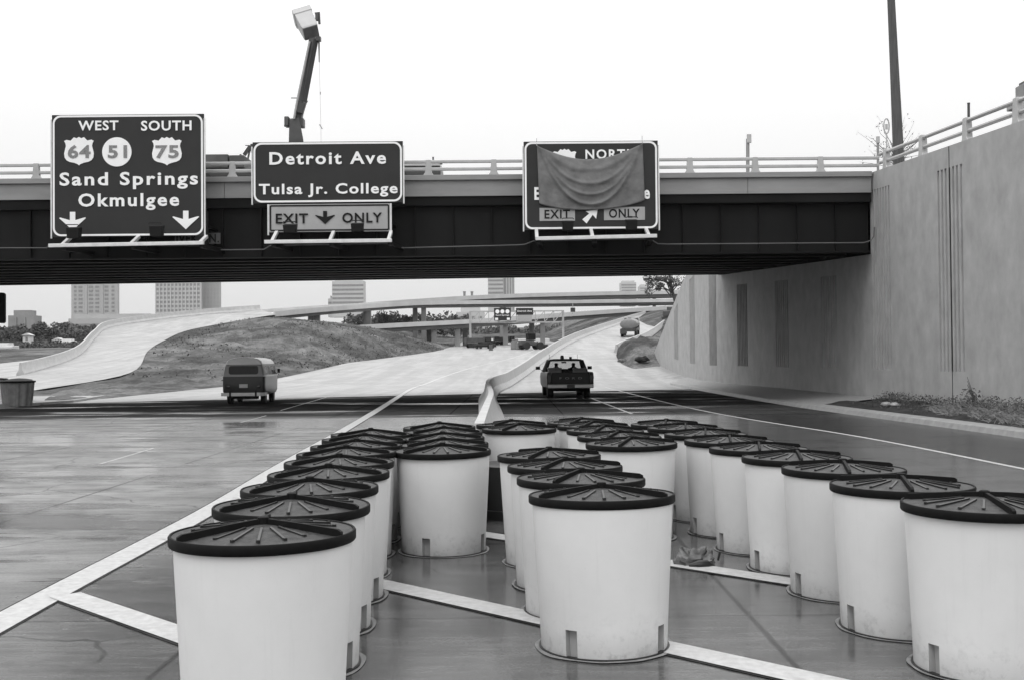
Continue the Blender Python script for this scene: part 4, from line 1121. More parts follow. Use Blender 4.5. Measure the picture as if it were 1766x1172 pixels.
q = MB(); q.tube([(-.1, -.15, .02), (-.02, -.17, .035), (.06, -.155, .03), (.1, -.15, .018)], [.012, .03, .034, .012], 7); q.tube([(.19, -.02, .03), (.215, .0, .1)], [.01, .012], 5); q.build('bag_fold', 'bagdark', pb, smooth=True)

# ================================================================== VEHICLES
def wheel(parent, x, y, r=.33, wd=.2, rim=True):
    m4 = Matrix.Translation((x, y, r)) @ Matrix.Rotation(R_(90), 4, 'Y')
    q = MB(); q.lathe([(r*.6, -wd/2), (r*.93, -wd/2), (r, -wd*.35), (r, wd*.35), (r*.93, wd/2), (r*.6, wd/2)], 24, m4); o = q.build('wheel', 'rubber', parent, smooth=True)
    if rim:
        q = MB(); q.lathe([(r*.58, -wd*.3), (r*.58, wd*.3)], 18, m4); q.build('rim', 'chrome', o)
# ---- van (rear-engined bus shape, seen from behind)
vp = G(420, 697); van = thing('van', 'two-tone rounded passenger van driving away under the overpass', 'van', (vp.x, vp.y, 0), R_(4.5))
half = [(.60, .34), (.80, .40), (.86, .55), (.87, .9), (.865, 1.17)]
uph = [(.862, 1.172), (.84, 1.27), (.80, 1.5), (.755, 1.67)]
rfh = [(.757, 1.672), (.70, 1.79), (.58, 1.88), (.36, 1.935), (.12, 1.95)]
def sect(h, y, k, kz=1.0, zc=1.0): return [Vector((x*k, y, zc+(z-zc)*kz)) for x, z in h]+[Vector((-x*k, y, zc+(z-zc)*kz)) for x, z in reversed(h)]
YS = [(0, .90, .93), (.03, .955, .97), (.12, .99, .995), (.4, 1, 1), (3.6, 1, 1), (4.0, .985, .99), (4.2, .93, .95), (4.28, .80, .85)]
def ys(off): return [(y+(off*(z if 0 else 1)), a, b2) for y, a, b2 in YS]
q = MB(); q.loft([sect(half, y, a, b2) for y, a, b2 in YS]); q.build('lower_body', 'vanlow', van, smooth=True, angle=40)
def lean(y, z): return y+max(0, z-1.17)*.16*(1 if y < 1 else (-1.0 if y > 3.5 else 0))
def lsect(h, y, k, kz): return [Vector((v.x, lean(y, v.z), v.z)) for v in sect(h, y, k, kz)]
q = MB(); q.loft([lsect(uph, y, a, b2) for y, a, b2 in YS]); q.build('upper_body', 'vanup', van, smooth=True, angle=40)
q = MB(); q.loft([lsect(rfh, y, a, .5+.5*b2) for y, a, b2 in YS]); q.build('roof', 'vanroof', van, smooth=True, angle=50)
q = MB(); pl = rrect(-.60, .60, 1.25, 1.60, .1); q.v = [(x, lean(0, z)-.012-.0*(x*x), z) for x, z in pl]; q.f = [tuple(range(len(pl)))]
q.v += [(x, lean(0, z)+.08, z) for x, z in pl]; n = len(pl); q.f += [(k, k+n, (k+1) % n+n, (k+1) % n) for k in range(n)]
q.build('rear_window', 'darkglass', van)
def side_x(z): return interp([(b2, a) for a, b2 in uph], z)
for i, (y0, y1) in enumerate(((.35, 1.15), (1.3, 2.05), (2.2, 2.9), (3.05, 3.75))):
    for sg in (-1, 1):
        q = MB(); vs = [(sg*(side_x(z)+.006), y, z) for y, z in ((y0, 1.24), (y1, 1.24), (y1-.03, 1.59), (y0+.04, 1.59))]; q.v = vs+[(x-sg*.05, y, z) for x, y, z in vs]
        q.f = [(0, 1, 2, 3), (0, 4, 5, 1), (1, 5, 6, 2), (2, 6, 7, 3), (3, 7, 4, 0)]; q.build('side_window', 'paleglass' if i in (0, 2) else 'darkglass', van)
q = MB(); q.bbox(-.87, .87, .02, .05, 1.165, 1.195); q.bbox(.868, .882, .2, 3.9, 1.16, 1.195); q.bbox(-.882, -.868, .2, 3.9, 1.16, 1.195); q.build('belt_trim', 'vanroof', van)
q = MB(); q.loft([[Vector((x, y, z)) for x, y, z in ((xx, yy-.05, .36), (xx, yy+.03, .36), (xx, yy+.03, .5), (xx, yy-.05, .5))] for xx, yy in ((-.93, .3), (-.9, 0), (-.7, -.09), (.7, -.09), (.9, 0), (.93, .3))]); q.build('bumper', 'chrome', van, bevel=.02)
for sg in (-1, 1):
    q = MB(); q.bbox(sg*.52-.04, sg*.52+.04, -.16, -.1, .32, .58); q.build('overrider', 'rubber', van, bevel=.02)
    q = MB(); m4 = Matrix.Translation((sg*.62, .01, .74)) @ Matrix.Rotation(R_(90), 4, 'X'); q.lathe([(.075, 0), (.07, .03), (.03, .045)], 16, m4); q.build('tail_lamp', 'redlamp', van, smooth=True)
q = MB(); q.bbox(-.17, .17, -.02, .03, .7, .85); pt_ = q.build('number_plate', 'plate', van)
q = MB(); q.bbox(-.3, .3, -.015, .05, .87, .9); q.build('plate_lamp', 'vanlow', van)
q = MB(); q.bbox(-.60, -.28, .018, .05, 1.045, 1.06); q.build('script_badge', 'chrome', van)
q = MB(); q.tube([(.84, 3.75, 1.22), (.93, 3.75, 1.3)], .012, 6); q.box((.95, 3.74, 1.36), (.11, .05, .18)); q.build('mirror', 'rubber', van)
q = MB(); q.tube([(-.84, 3.75, 1.22), (-.93, 3.75, 1.3)], .012, 6); q.box((-.95, 3.74, 1.36), (.11, .05, .18)); q.build('mirror', 'rubber', van)
q = MB(); q.bbox(-.5, .5, .3, .9, .22, .36); q.build('engine_pan', 'rubber', van)
for sx in (-.69, .69):
    for y in (.95, 3.35): wheel(van, sx, y, .33, .19)

# ---- pickup
pp = G(984, 686); pk = thing('pickup_truck', 'dark pickup truck with roof beacon driving up the ramp lane', 'pickup', (pp.x, pp.y, 0), R_(2))
pk.scale = (1.05, 1.03, 1.0)
def bodyring(y, w_, z0, z1): return [Vector((x, y, z)) for x, z in ((-w_+.05, z0), (w_-.05, z0), (w_, z0+.15), (w_, z0+.38), (w_+.012, z0+.45), (w_-.01, z1-.04), (w_-.05, z1), (-w_+.05, z1), (-w_+.01, z1-.04), (-w_-.012, z0+.45), (-w_, z0+.38), (-w_, z0+.15))]
q = MB(); q.loft([bodyring(2.35, 1.0, .45, 1.17), bodyring(4.2, 1.0, .45, 1.17), bodyring(5.1, .99, .45, 1.13), bodyring(5.3, .95, .5, 1.08)]); q.build('front_body', 'paintdark', pk, smooth=True, angle=30)
q = MB()
for sg in (-1, 1):
    q.loft([[Vector((sg*x, y, z)) for x, z in ((.80, .48), (.97, .48), (1.0, .62), (1.0, .85), (1.012, .92), (.99, 1.14), (.95, 1.18), (.86, 1.18), (.84, 1.14), (.82, .7))] for y in (.02, 2.34)])
q.bbox(-.81, .81, .05, 2.34, .6, .66); q.bbox(-.85, .85, 2.28, 2.34, .66, 1.18); q.build('bed', 'paintdark', pk, smooth=True, angle=30)
q = MB(); q.bbox(-.815, .815, -.02, .045, .62, 1.16); tg = q.build('tailgate', 'paintdark', pk, bevel=.03)
lx = -.42
pk_m = []
for ch, cx in zip('FORD', (-.42, -.14, .14, .42)):
    vs, fs = text_geo(ch, .02, 1); mn = min(v.x for v in vs); mxx = max(v.x for v in vs); hh = max(v.y for v in vs)
    q = MB(); q.v = [(cx+(v.x-(mn+mxx)/2)*.19/hh*.9, -.028, .86+v.y*.095/hh) for v in vs]; q.f = fs; q.build('tailgate_letter', 'button', pk)
q = MB(); q.bbox(-.98, .98, -.2, -.07, .46, .64); bp = q.build('bumper', 'chrome', pk, bevel=.03)
q = MB(); q.bbox(-.17, .17, -.215, -.203, .475, .615); q.build('number_plate', 'machine', pk)
for sg in (-1, 1):
    q = MB(); q.bbox(sg*.9-.075, sg*.9+.075, -.03, .04, .74, 1.05); q.build('tail_lamp', 'redlamp', pk, bevel=.02)
    q = MB(); q.tube([(sg*.98, 3.5, 1.22), (sg*1.13, 3.48, 1.3)], .015, 6); q.box((sg*1.19, 3.47, 1.34), (.2, .07, .15)); q.build('mirror', 'rubber', pk, bevel=.02)
# cab greenhouse: pillars, roof, glass
q = MB()
for sg in (-1, 1):
    q.beam((sg*.93, 2.38, 1.15), (sg*.74, 2.55, 1.70), .13, .1); q.beam((sg*.94, 4.15, 1.13), (sg*.74, 3.45, 1.7), .07, .1); q.beam((sg*.94, 3.2, 1.15), (sg*.75, 3.1, 1.7), .05, .06)
q.beam((-.93, 2.38, 1.17), (.93, 2.38, 1.17), .08, .1); q.build('cab_pillar', 'paintdark', pk)
q = MB(); q.loft([[Vector((x, y, z)) for x, z in ((-w_, 1.66), (w_, 1.66), (w_-.06, 1.75), (w_-.3, 1.775), (-w_+.3, 1.775), (-w_+.06, 1.75))] for y, w_ in ((2.46, .76), (2.6, .8), (3.4, .8), (3.52, .76))]); q.build('roof', 'paintdark', pk, smooth=True, angle=30)
q = MB(); q.v = [(-.86, 2.4, 1.2), (.86, 2.4, 1.2), (.72, 2.53, 1.66), (-.72, 2.53, 1.66)]; q.f = [(0, 1, 2, 3)]; q.build('rear_window', 'glass', pk)
q = MB(); q.v = [(-.88, 4.12, 1.15), (.88, 4.12, 1.15), (.72, 3.47, 1.68), (-.72, 3.47, 1.68)]; q.f = [(0, 1, 2, 3)]; q.build('windscreen', 'glass', pk)
for sg in (-1, 1):
    q = MB(); q.v = [(sg*.935, 2.48, 1.19), (sg*.94, 4.05, 1.17), (sg*.755, 3.42, 1.67), (sg*.755, 2.6, 1.67)]; q.f = [(0, 1, 2, 3)]; q.build('side_window', 'glass', pk)
q = MB(); q.lathe([(.085, 1.77), (.085, 1.86), (.075, 1.9), (.05, 1.94)], 16, Matrix.Translation((-.12, 2.9, 0))); q.build('beacon', 'redlamp', pk, smooth=True)
q = MB(); q.box((.25, 2.75, 1.82), (.12, .14, .1)); q.build('spot_lamp', 'rubber', pk, bevel=.03)
for x in (-.72, .55):
    q = MB(); q.tube([(x, 2.6, 1.74), (x, 2.6, 1.98)], .008, 5); q.build('aerial', 'rubber', pk)
q = MB(); q.box((.0, 3.44, 1.6), (.22, .03, .07)); q.build('rear_view_mirror', 'rubber', pk)
q = MB(); q.bbox(-.85, .85, 2.65, 2.8, .8, 1.3); q.build('seat_back', 'cloth', pk, bevel=.05)
for sx in (-.8, .8):
    for y in (1.15, 4.4): wheel(pk, sx, y, .36, .26)
q = MB(); q.bbox(-.7, .7, 1.05, 1.25, .28, .44); q.bbox(-.75, .75, .1, 5.0, .40, .59); q.build('underframe', 'rubber', pk)
for lab, x, y, wd, h in (('grey tool chest on the left of the pickup bed', -.55, 1.75, .62, .70), ('grey tool chest on the right of the pickup bed', .56, 1.75, .62, .67), ('dark sack heaped in the middle of the pickup bed', .0, 1.6, .42, .58)):
    p = pk.matrix_basis @ Vector((x, y, .67)); t = thing('tool_chest' if 'chest' in lab else 'sack', lab, 'box' if 'chest' in lab else 'sack', p, R_(2), 'load on the pickup bed')
    q = MB()
    if 'chest' in lab: q.bbox(-wd/2, wd/2, -.25, .25, 0, h-.1); q.build('chest_body', 'tank', t, bevel=.03); q = MB(); q.bbox(-wd/2-.01, wd/2+.01, -.26, .26, h-.098, h); q.build('chest_lid', 'tank', t, bevel=.03)
    else: q.lathe([(.2, 0), (.26, .1), (.24, .3), (.15, .5), (.05, .56)], 14); q.build('sack_cloth', 'cloth', t, smooth=True)
def person_skin(name, label, root, joints, edges, mtx):
    t = tag(bpy.data.objects.new(name, None), label, 'person'); C.objects.link(t); t.matrix_world = mtx
    me = bpy.data.meshes.new('body'); me.from_pydata([j[0] for j in joints], edges, []); me.materials.append(M['cloth'])
    o = bpy.data.objects.new('body', me); C.objects.link(o); o.parent = t
    sk = o.modifiers.new('skin', 'SKIN'); o.modifiers.new('sub', 'SUBSURF').levels = 1
    for i, j in enumerate(joints): me.skin_vertices[0].data[i].radius = (j[1], j[1]*.8)
    me.skin_vertices[0].data[0].use_root = True
    return t
J = [((0, 0, .55), .17), ((0, .02, .8), .17), ((0, .03, 1.0), .16), ((0, .03, 1.12), .06), ((0, .05, 1.2), .09), ((0, .05, 1.32), .1), ((.2, .05, 1.02), .07), ((.24, .2, .78), .05), ((.2, .45, .8), .04), ((-.2, .05, 1.02), .07), ((-.24, .2, .78), .05), ((-.2, .45, .8), .04), ((.12, .4, .55), .09), ((.14, .55, .2), .06), ((-.12, .4, .55), .09), ((-.14, .55, .2), .06)]
E = [(0, 1), (1, 2), (2, 3), (3, 4), (4, 5), (2, 6), (6, 7), (7, 8), (2, 9), (9, 10), (10, 11), (0, 12), (12, 13), (0, 14), (14, 15)]
for x, lab in ((-.38, 'driver silhouette seen through the left of the pickup rear window'), (.40, 'passenger silhouette seen through the right of the pickup rear window')):
    person_skin('person', lab, None, J, E, pk.matrix_basis @ Matrix.Translation((x, 2.95, .27)))

# ---- trucks on the climbing ramp
def ramp_truck(D, px_, lab, kind, yaw):
    x = P(px_, 580, D).x; t = thing('tanker_truck' if kind == 'tank' else 'flatbed_truck', lab, 'truck', (x, D, zramp(D)+.02), R_(yaw)); t.rotation_euler.x = .06
    q = MB(); q.bbox(-1.1, 1.1, 0, 5.6, .75, 1.15); q.build('chassis', 'boom', t)
    for sx in (-.95, .95):
        for y in (.9, 2.1, 6.2): wheel(t, sx, y, .5, .35, False)
    q = MB(); q.loft([[Vector((a, y, z)) for a, z in ((-1.1, .7), (1.1, .7), (1.1, 1.7), (.95, 2.45), (-.95, 2.45), (-1.1, 1.7))] for y in (5.7, 7.6)]); q.build('cab', 'machine', t, bevel=.05)
    q = MB(); q.bbox(-.9, .9, 5.68, 5.7, 1.7, 2.3); q.build('rear_window', 'darkglass', t)
    if kind == 'tank':
        q = MB(); q.lathe([(.6, 0), (.95, .12), (1.0, .3), (1.0, 5.0), (.95, 5.2), (.6, 5.3)], 28, Matrix.Translation((0, .1, 1.75)) @ Matrix.Diagonal((1.22, 1, .72, 1)) @ Matrix.Rotation(R_(-90), 4, 'X')); q.build('tank', 'tank', t, smooth=True, angle=40)
        q = MB(); q.lathe([(.25, 0), (.25, .2)], 14, Matrix.Translation((0, 2.6, 2.4))); q.build('hatch', 'tank', t)
        q = MB(); q.bbox(-1.15, -.2, -.1, .0, .45, 1.1); q.build('rear_locker', 'boom', t)
    else:
        q = MB(); q.bbox(-1.2, 1.2, 0, 5.4, 1.2, 1.35); q.build('flatbed', 'boom', t)
        q = MB(); q.box((-.2, 2, 1.9), (1.6, 2.6, 1.0)); q.box((.2, 3, 2.7), (1.0, 1.6, .8)); q.build('load', 'machine', t, bevel=.1)
    return t
ramp_truck(152, 1084, 'tanker truck with pale rounded tank climbing the right ramp', 'tank', -10)
ramp_truck(205, 1152, 'loaded dark truck on the ramp, half hidden by the wall end', 'flat', -12)

# ================================================================== FAR CONSTRUCTION SITE AND GANTRY
def atm(px_, D): p = P(px_, 590, D); return Vector((p.x, D, zmain(D)+.01))
GD = 226
p0 = atm(810, GD); gt = thing('sign_gantry', 'pale truss sign gantry spanning the far road', 'gantry', atm(890, GD))
zt0, zb0 = P(890, 536, GD).z, P(890, 556, GD).z
x0, x1 = P(811, 550, GD).x, P(971, 550, GD).x
for x in (x0, x1):
    q = MB(); q.bbox(x-.22, x+.22, GD-.2, GD+.2, zmain(GD)-.3, zt0); q.build('post', 'rail', gt, world=True)
q = MB()
for yy in (GD-.6, GD+.6):
    q.beam((x0, yy, zt0-.1), (x1, yy, zt0-.1), .22); q.beam((x0, yy, zb0), (x1, yy, zb0), .22)
n = 10
for i in range(n):
    a, c = lerp(x0, x1, i/n), lerp(x0, x1, (i+1)/n); q.beam((a, GD-.6, zb0), (c, GD-.6, zt0-.1), .16); q.beam((c, GD-.6, zb0), (c, GD-.6, zt0), .16)
q.build('truss', 'rail', gt, world=True)
SD_ = GD-1.2
def gsign(label, box, low):
    x0_, x1_ = P(box[0], 540, SD_).x, P(box[2], 540, SD_).x; za, zb_ = P(box[0], box[1], SD_).z, P(box[0], box[3], SD_).z
    t = thing('gantry_sign', label, 'road sign', ((x0_+x1_)/2, SD_, zb_), 0, 'signs on the far gantry')
    q = MB(); q.bbox(x0_, x1_, SD_-.05, SD_+.2, zb_ if not low else lerp(za, zb_, .5), za); q.build('panel', 'signgreen', t, world=True)
    return t, x0_, x1_, za, zb_
t, xa, xb, za, zb_ = gsign('dark sign with three pale discs on the far gantry', (852, 531.5, 881, 553), False)
q = MB()
for f_ in (.2, .5, .8):
    c = (lerp(xa, xb, f_), lerp(zb_, za, .72)); q.prism([(c[0]+.42*math.cos(k*.524), c[1]+.42*math.sin(k*.524)) for k in range(12)], SD_-.09, SD_-.055)
q.build('route_disc', 'white', t, world=True)
q = MB()
for f_ in (.15, .85): q.box((lerp(xa, xb, f_), SD_-.07, lerp(zb_, za, .13)), (.6, .03, .45))
q.build('arrow', 'white', t, world=True)
lettering('Sand Springs', lerp(xa, xb, .1), lerp(xa, xb, .9), lerp(zb_, za, .38), lerp(zb_, za, .48), SD_-.08, 'white', t)
t, xa, xb, za, zb_ = gsign('far gantry sign with a grey lower panel', (890, 531.5, 919.5, 555), True)
lettering('Detroit Ave', lerp(xa, xb, .08), lerp(xa, xb, .92), lerp(zb_, za, .72), lerp(zb_, za, .84), SD_-.08, 'white', t)
q = MB(); q.bbox(xa+.3, xb-.3, SD_-.03, SD_+.15, zb_, lerp(za, zb_, .5)-.003); q.build('exit_panel', 'yellow', t, world=True)
p = P(988, 537, 232); t = thing('hanging_sign', 'small dark sign hung below the flyover right of the gantry', 'sign', (p.x, 232, p.z-.5))
q = MB(); q.box(p+Vector((0, 0, .3)), (1.0, .1, .9)); q.build('panel', 'signback', t, world=True)
q = MB(); q.beam(p+Vector((0, .1, -.2)), p+Vector((-.4, .1, -1.1)), .14); q.beam(p+Vector((0, .1, .5)), p+Vector((0, .1, 1.6)), .14); q.build('hanger', 'rail', t, world=True)

def site_truck(px_, D, lab, yaw, s=1.0):
    o = atm(px_, D); t = thing('dump_truck', lab, 'truck', o, R_(yaw)); t.scale = (s, s, s)
    q = MB(); q.bbox(-.5, .5, -3, 3.4, .7, 1.0); q.build('chassis', 'boom', t)
    q = MB(); q.loft([[Vector((a, y, z)) for a, z in ((-1.1, 1.05), (1.1, 1.05), (1.25, 2.2), (-1.25, 2.2))] for y in (-3.2, 1.0)]); q.build('dump_body', 'machine', t, bevel=.05)
    q = MB(); q.loft([[Vector((a, y, z)) for a, z in ((-1.0, .8), (1.0, .8), (1.0, 1.7), (.85, 2.4), (-.85, 2.4), (-1.0, 1.7))] for y in (1.2, 2.6)]); q.bbox(-.8, .8, 2.6, 3.6, .8, 1.6); q.build('cab', 'paintdark', t)
    for sx in (-.95, .95):
        for y in (-2.2, -1.0, 2.7): wheel(t, sx, y, .5, .35, False)
site_truck(826, 222, 'dark dump truck standing by the left gantry post', -70, .9); site_truck(871, 250, 'smaller distant truck midway under the gantry', -80, .8)
o = atm(836, 214); t = thing('parked_car', 'dark car in front of the left gantry post', 'car', o, R_(-60))
q = MB(); q.loft([[Vector((a, y, z)) for a, z in ((-.85, .3), (.85, .3), (.88, .6), (.8, .85), (-.8, .85), (-.88, .6))] for y in (-2.1, 2.1)]); q.build('car_body', 'paintdark', t, bevel=.08)
q = MB(); q.loft([[Vector((a*k, y, z)) for a, z in ((-.78, .85), (.78, .85), (.62, 1.35), (-.62, 1.35))] for y, k in ((-1.2, .9), (-.8, 1), (.5, 1), (1.0, .85))]); q.build('cabin', 'darkglass', t, bevel=.05)
for sx in (-.75, .75):
    for y in (-1.3, 1.3): wheel(t, sx, y, .32, .2, False)
o = atm(846.5, 200); t = thing('traffic_drum', 'small dark drum on the far road left of the loader', 'drum', o)
q = MB(); q.lathe([(.42, 0), (.42, .08), (.36, .09), (.30, 1.0), (.28, 1.05)], 16); q.build('drum_body', 'machine', t, smooth=True)
q = MB(); q.lathe([(.12, 1.05), (.12, 1.25)], 8); q.build('warning_lamp', 'lampbox', t)
o = atm(891, 206); t = thing('concrete_block', 'pale block stack left of the loader on the far road', 'block', o)
q = MB(); q.bbox(-1.1, 0, -.8, .8, 0, 1.5); q.bbox(.03, 1.2, -.8, .8, 0, 1.25); q.bbox(-.9, .3, -.7, .7, 1.5, 1.75); q.build('block_stack', 'tank', t, bevel=.04)
o = atm(917, 204); ld = thing('wheel_loader', 'dark wheel loader beside the median barrier far ahead', 'loader', o, R_(-65))
q = MB(); q.bbox(-.8, .8, -2.4, -.2, .8, 1.7); q.bbox(-.6, .6, -.2, 1.6, .7, 1.2); q.build('loader_body', 'machine', ld, bevel=.06)
q = MB(); q.bbox(-.7, .7, -.9, .5, 1.7, 2.9); q.build('cab', 'darkglass', ld, bevel=.05)
q = MB(); q.bbox(-.8, .8, -1.0, .6, 2.9, 3.0); q.build('cab_roof', 'machine', ld)
q = MB()
for sx in (-.5, .5): q.beam((sx, .8, 1.4), (sx, 2.6, .6), .18)
q.build('lift_arm', 'boom', ld)
q = MB(); q.loft([[Vector((x, y, z)) for y, z in ((2.5, .2), (3.4, .15), (3.3, .3), (2.7, .9), (2.5, .9))] for x in (-1.25, 1.25)]); q.build('loader_bucket', 'boom', ld)
for sx in (-.95, .95):
    for y in (-1.5, 1.3): wheel(ld, sx, y, .7, .5, False)

# ================================================================== FLYOVERS
def flyover(name, label, pts, hp, hg, depth, cols, zb_of, start_down=False):
    # pts: (px, py_top, D) of the near parapet's top edge
    path = spline([P(*p) for p in pts], 8); t = thing(name, label, 'bridge', path[0])
    n_ = []
    for i, p in enumerate(path):
        d = path[min(i+1, len(path)-1)]-path[max(i-1, 0)]; d.z = 0; d.normalize(); n_.append(Vector((-d.y, d.x, 0)))
    def strip(prof, nm, m):
        rings = [[p+nn*a+Vector((0, 0, b2)) for a, b2 in prof] for p, nn in zip(path, n_)]
        q = MB(); q.loft(rings); return q.build(nm, m, t, world=True, smooth=True, angle=20)
    strip([(0, 0), (.3, 0), (.3, -hp), (0, -hp)], 'parapet', 'flyover'); strip([(depth-.3, 0), (depth, 0), (depth, -hp), (depth-.3, -hp)], 'parapet', 'flyover')
    strip([(.31, -hp*.72), (depth-.31, -hp*.72), (depth-.31, -hp), (.31, -hp)], 'deck', 'flyover')
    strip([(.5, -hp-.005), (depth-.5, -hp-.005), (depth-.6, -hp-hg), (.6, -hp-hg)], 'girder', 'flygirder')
    for px_, D in cols:
        k = min(range(len(path)), key=lambda i: abs((F*(path[i].x)/path[i].y)-(px_-883)))
        p, nn = path[k], n_[k]
        c = p+nn*(1.6 if D == 0 else depth-1.6); zb__ = zb_of(c); zt = p.z-hp-hg
        q = MB(); q.loft([[Vector((c.x+a*.55, c.y+b2*.55, z)) for a, b2 in ((-1, -1), (1, -1), (1, 1), (-1, 1))] for z in (zb__, zt)]); q.build('column', 'flycol', t, world=True)
    return t
def zgr(c): return zmain(c.y)-.5
flyover('flyover', 'curving flyover rising from the left ramp across the background', [(474, 536.8, 190), (560, 529.4, 212), (647, 523.5, 238), (740, 519, 262), (873, 517.8, 285), (986, 517.4, 302), (1100, 516, 315), (1240, 514.5, 325)], .95, .62, 8.6,
        [(563, 0), (594, 1), (650, 0), (682, 1), (746, 0), (763, 1), (866, 0), (905, 1)], zgr)
flyover('flyover', 'highest flyover passing behind the curving one', [(655, 521.0, 325), (760, 512.8, 345), (873, 507.2, 360), (986, 504, 370), (1100, 501.8, 378), (1260, 499, 385)], 1.3, 1.0, 9, [(868, 0), (1140, 1)], zgr)
flyover('flyover', 'lowest overpass behind the far sign gantry', [(600, 561.5, 224), (700, 556, 230), (808, 550.7, 238), (900, 545, 246), (975, 539.4, 254), (1100, 531, 270), (1200, 525, 285)], .95, .85, 9,
        [(750, 0), (764, 1), (797, 0), (830, 1), (882, 0), (942, 0), (955, 1)], zgr)

# ================================================================== TOWERS AND FAR BUILDINGS
def tower(name, label, px0, px1, pyt, pyb, D, m, style, depth=26):
    x0, x1 = P(px0, 560, D).x, P(px1, 560, D).x; zt = P((px0+px1)/2, pyt, D).z; zb__ = P((px0+px1)/2, pyb, D).z-6
    t = thing(name, label, 'building', ((x0+x1)/2, D, zb__))
    q = MB(); q.bbox(x0, x1, D, D+depth, zb__, zt); w0 = q.build('wall', m, t, world=True)
    fl = 3.3 if style != 'band' else 3.7
    if style == 'cols':
        W = x1-x0
        for a, b2 in ((.06, .11), (.16, .24), (.38, .47), (.52, .60), (.72, .80), (.87, .93)):
            z = zb__+12
            while z+2 < zt-3:
                if (b2-a) > .045:
                    q = MB(); q.bbox(x0+a*W, x0+b2*W, D-.25, D+.3, z, z+1.7); q.build('window', 'towerwin', t, world=True)
                z += fl
        q = MB(); q.bbox(x0+.30*W, x0+.345*W, D-.6, D-.02, zb__, zt-1); q.bbox(x0+.65*W, x0+.69*W, D-.6, D-.02, zb__, zt-1); q.build('pilaster', m, t, world=True)
    elif style == 'grid':
        z = zb__+6
        while z+2 < zt-1:
            q = MB(); q.bbox(x0+.6, x1-.6, D-.02, D+.3, z, z+1.9); q.build('window_band', 'towerwin', t, world=True); z += fl
        q = MB(); x = x0
        while x < x1: q.bbox(x, x+.9, D-.5, D-.03, zb__, zt); x += (x1-x0-.9)/12
        q.build('mullion', m, t, world=True)
    elif style == 'band':
        z = zt-4.5
        while z > zb__+4:
            q = MB(); q.bbox(x0+.3, x1-.3, D-.15, D+.3, z, z+1.7); q.build('window_band', 'towerwin', t, world=True); z -= fl
    elif style == 'stripe':
        W = x1-x0
        for k in range(4):
            q = MB(); q.bbox(x0+W*(.08+.24*k), x0+W*(.2+.24*k), D-.3, D+.3, zb__, zt-2); q.build('window_band', 'towerwin', t, world=True)
    q = MB(); q.bbox(x0+2, x1-2, D+depth*.15, D+depth*.85, zt, zt+2.5); q.build('roof_plant', m, t, world=True)
    return t
tower('tower_block', 'tall slab tower with columns of windows at far left', 123, 203, 458, 551, 900, 'tower', 'cols', 4)
tower('office_tower', 'pale grid-fronted tower behind the left ramp', 268, 347, 440, 545, 850, 'tower2', 'grid', 3)
tower('office_tower', 'darker narrow tower wing right beside the pale grid-fronted tower', 348.2, 380, 445, 545, 862, 'tower', 'grid', 3)
tower('office_block', 'horizontally banded office block above the flyover', 573, 628, 485, 535, 950, 'tower2', 'band', 12)
tower('office_annex', 'low annex wing left of the banded office block', 566, 573, 515, 535, 955, 'tower2', 'band', 12)
tower('office_tower', 'light tower with fine bands above the flyovers', 842, 869, 470, 525, 1000, 'tower2', 'band')
tower('office_tower', 'tower shaft with vertical stripes right of the finely banded tower', 869.3, 888, 466, 525, 1003, 'tower2', 'stripe')
tower('office_block', 'faint distant block left of the tree at the wall end', 1072, 1098, 487, 520, 1500, 'tower2', 'band')
tower('office_block', 'smaller faint block nearest the bare tree at the wall end', 1104, 1122, 493, 520, 1600, 'tower2', 'band')
tower('apartment_block', 'pale low block seen between the flyover columns', 787, 835, 538, 572, 520, 'tower2', 'stripe', 14)
tower('long_building', 'long low pale building beneath the far-left slab tower', 118, 262, 549, 575, 600, 'tower', 'band', 20)
tower('old_building', 'grey mid-rise block over the trees at far left', 14, 58, 544, 580, 520, 'brick', 'cols', 9)
for px_, lab in ((801, 'left one of two small chimneys above the flyover'), (814, 'right one of two small chimneys above the flyover')):
    p = P(px_, 516, 700); t = thing('chimney', lab, 'chimney', (p.x, 700, p.z-12), 0, 'pair of chimneys')
    q = MB(); q.lathe([(.9, -12), (.75, 4.2)], 14, Matrix.Translation(p)); q.build('stack', 'brick', t, world=True, smooth=True)
    q = MB(); q.lathe([(.95, 4.21), (.95, 4.9)], 14, Matrix.Translation(p)); q.build('cap', 'brick', t, world=True)
def house(px_, py_, D, wd, h, lab, m='house'):
    p = P(px_, py_, D); t = thing('house', lab, 'house', p, 0, 'small houses among the trees')
    q = MB(); q.bbox(-wd/2, wd/2, 0, wd*.8, -1.5, h); q.build('wall', m, t)
    q = MB(); q.prism([(-wd/2-.3, h+.003), (wd/2+.3, h+.003), (0, h+wd*.3)], -.3, wd*.8+.3); q.build('roof', 'tower2', t)
    q = MB(); q.bbox(-wd*.15, wd*.15, -.06, .02, h*.2, h*.75); q.build('window', 'towerwin', t)
house(46, 589, 235, 1.7, 1.3, 'pale square hut in front of the far-left trees'); house(99, 593, 250, 2.2, .8, 'small white gabled house right of the dark tree clump')
t = thing('low_wall', 'low dark wall on the grass at the left margin', 'wall', P(0, 596, 190)); q = MB(); a = P(-60, 594, 190); b2 = P(29, 593.5, 190); q.beam(a, b2, .4, 1.0); q.build('wall_face', 'machine', t, world=True)
q = MB(); q.beam(a+Vector((0, 0, .55)), b2+Vector((0, 0, .55)), .5, .1); q.build('coping', 'machine', t, world=True)
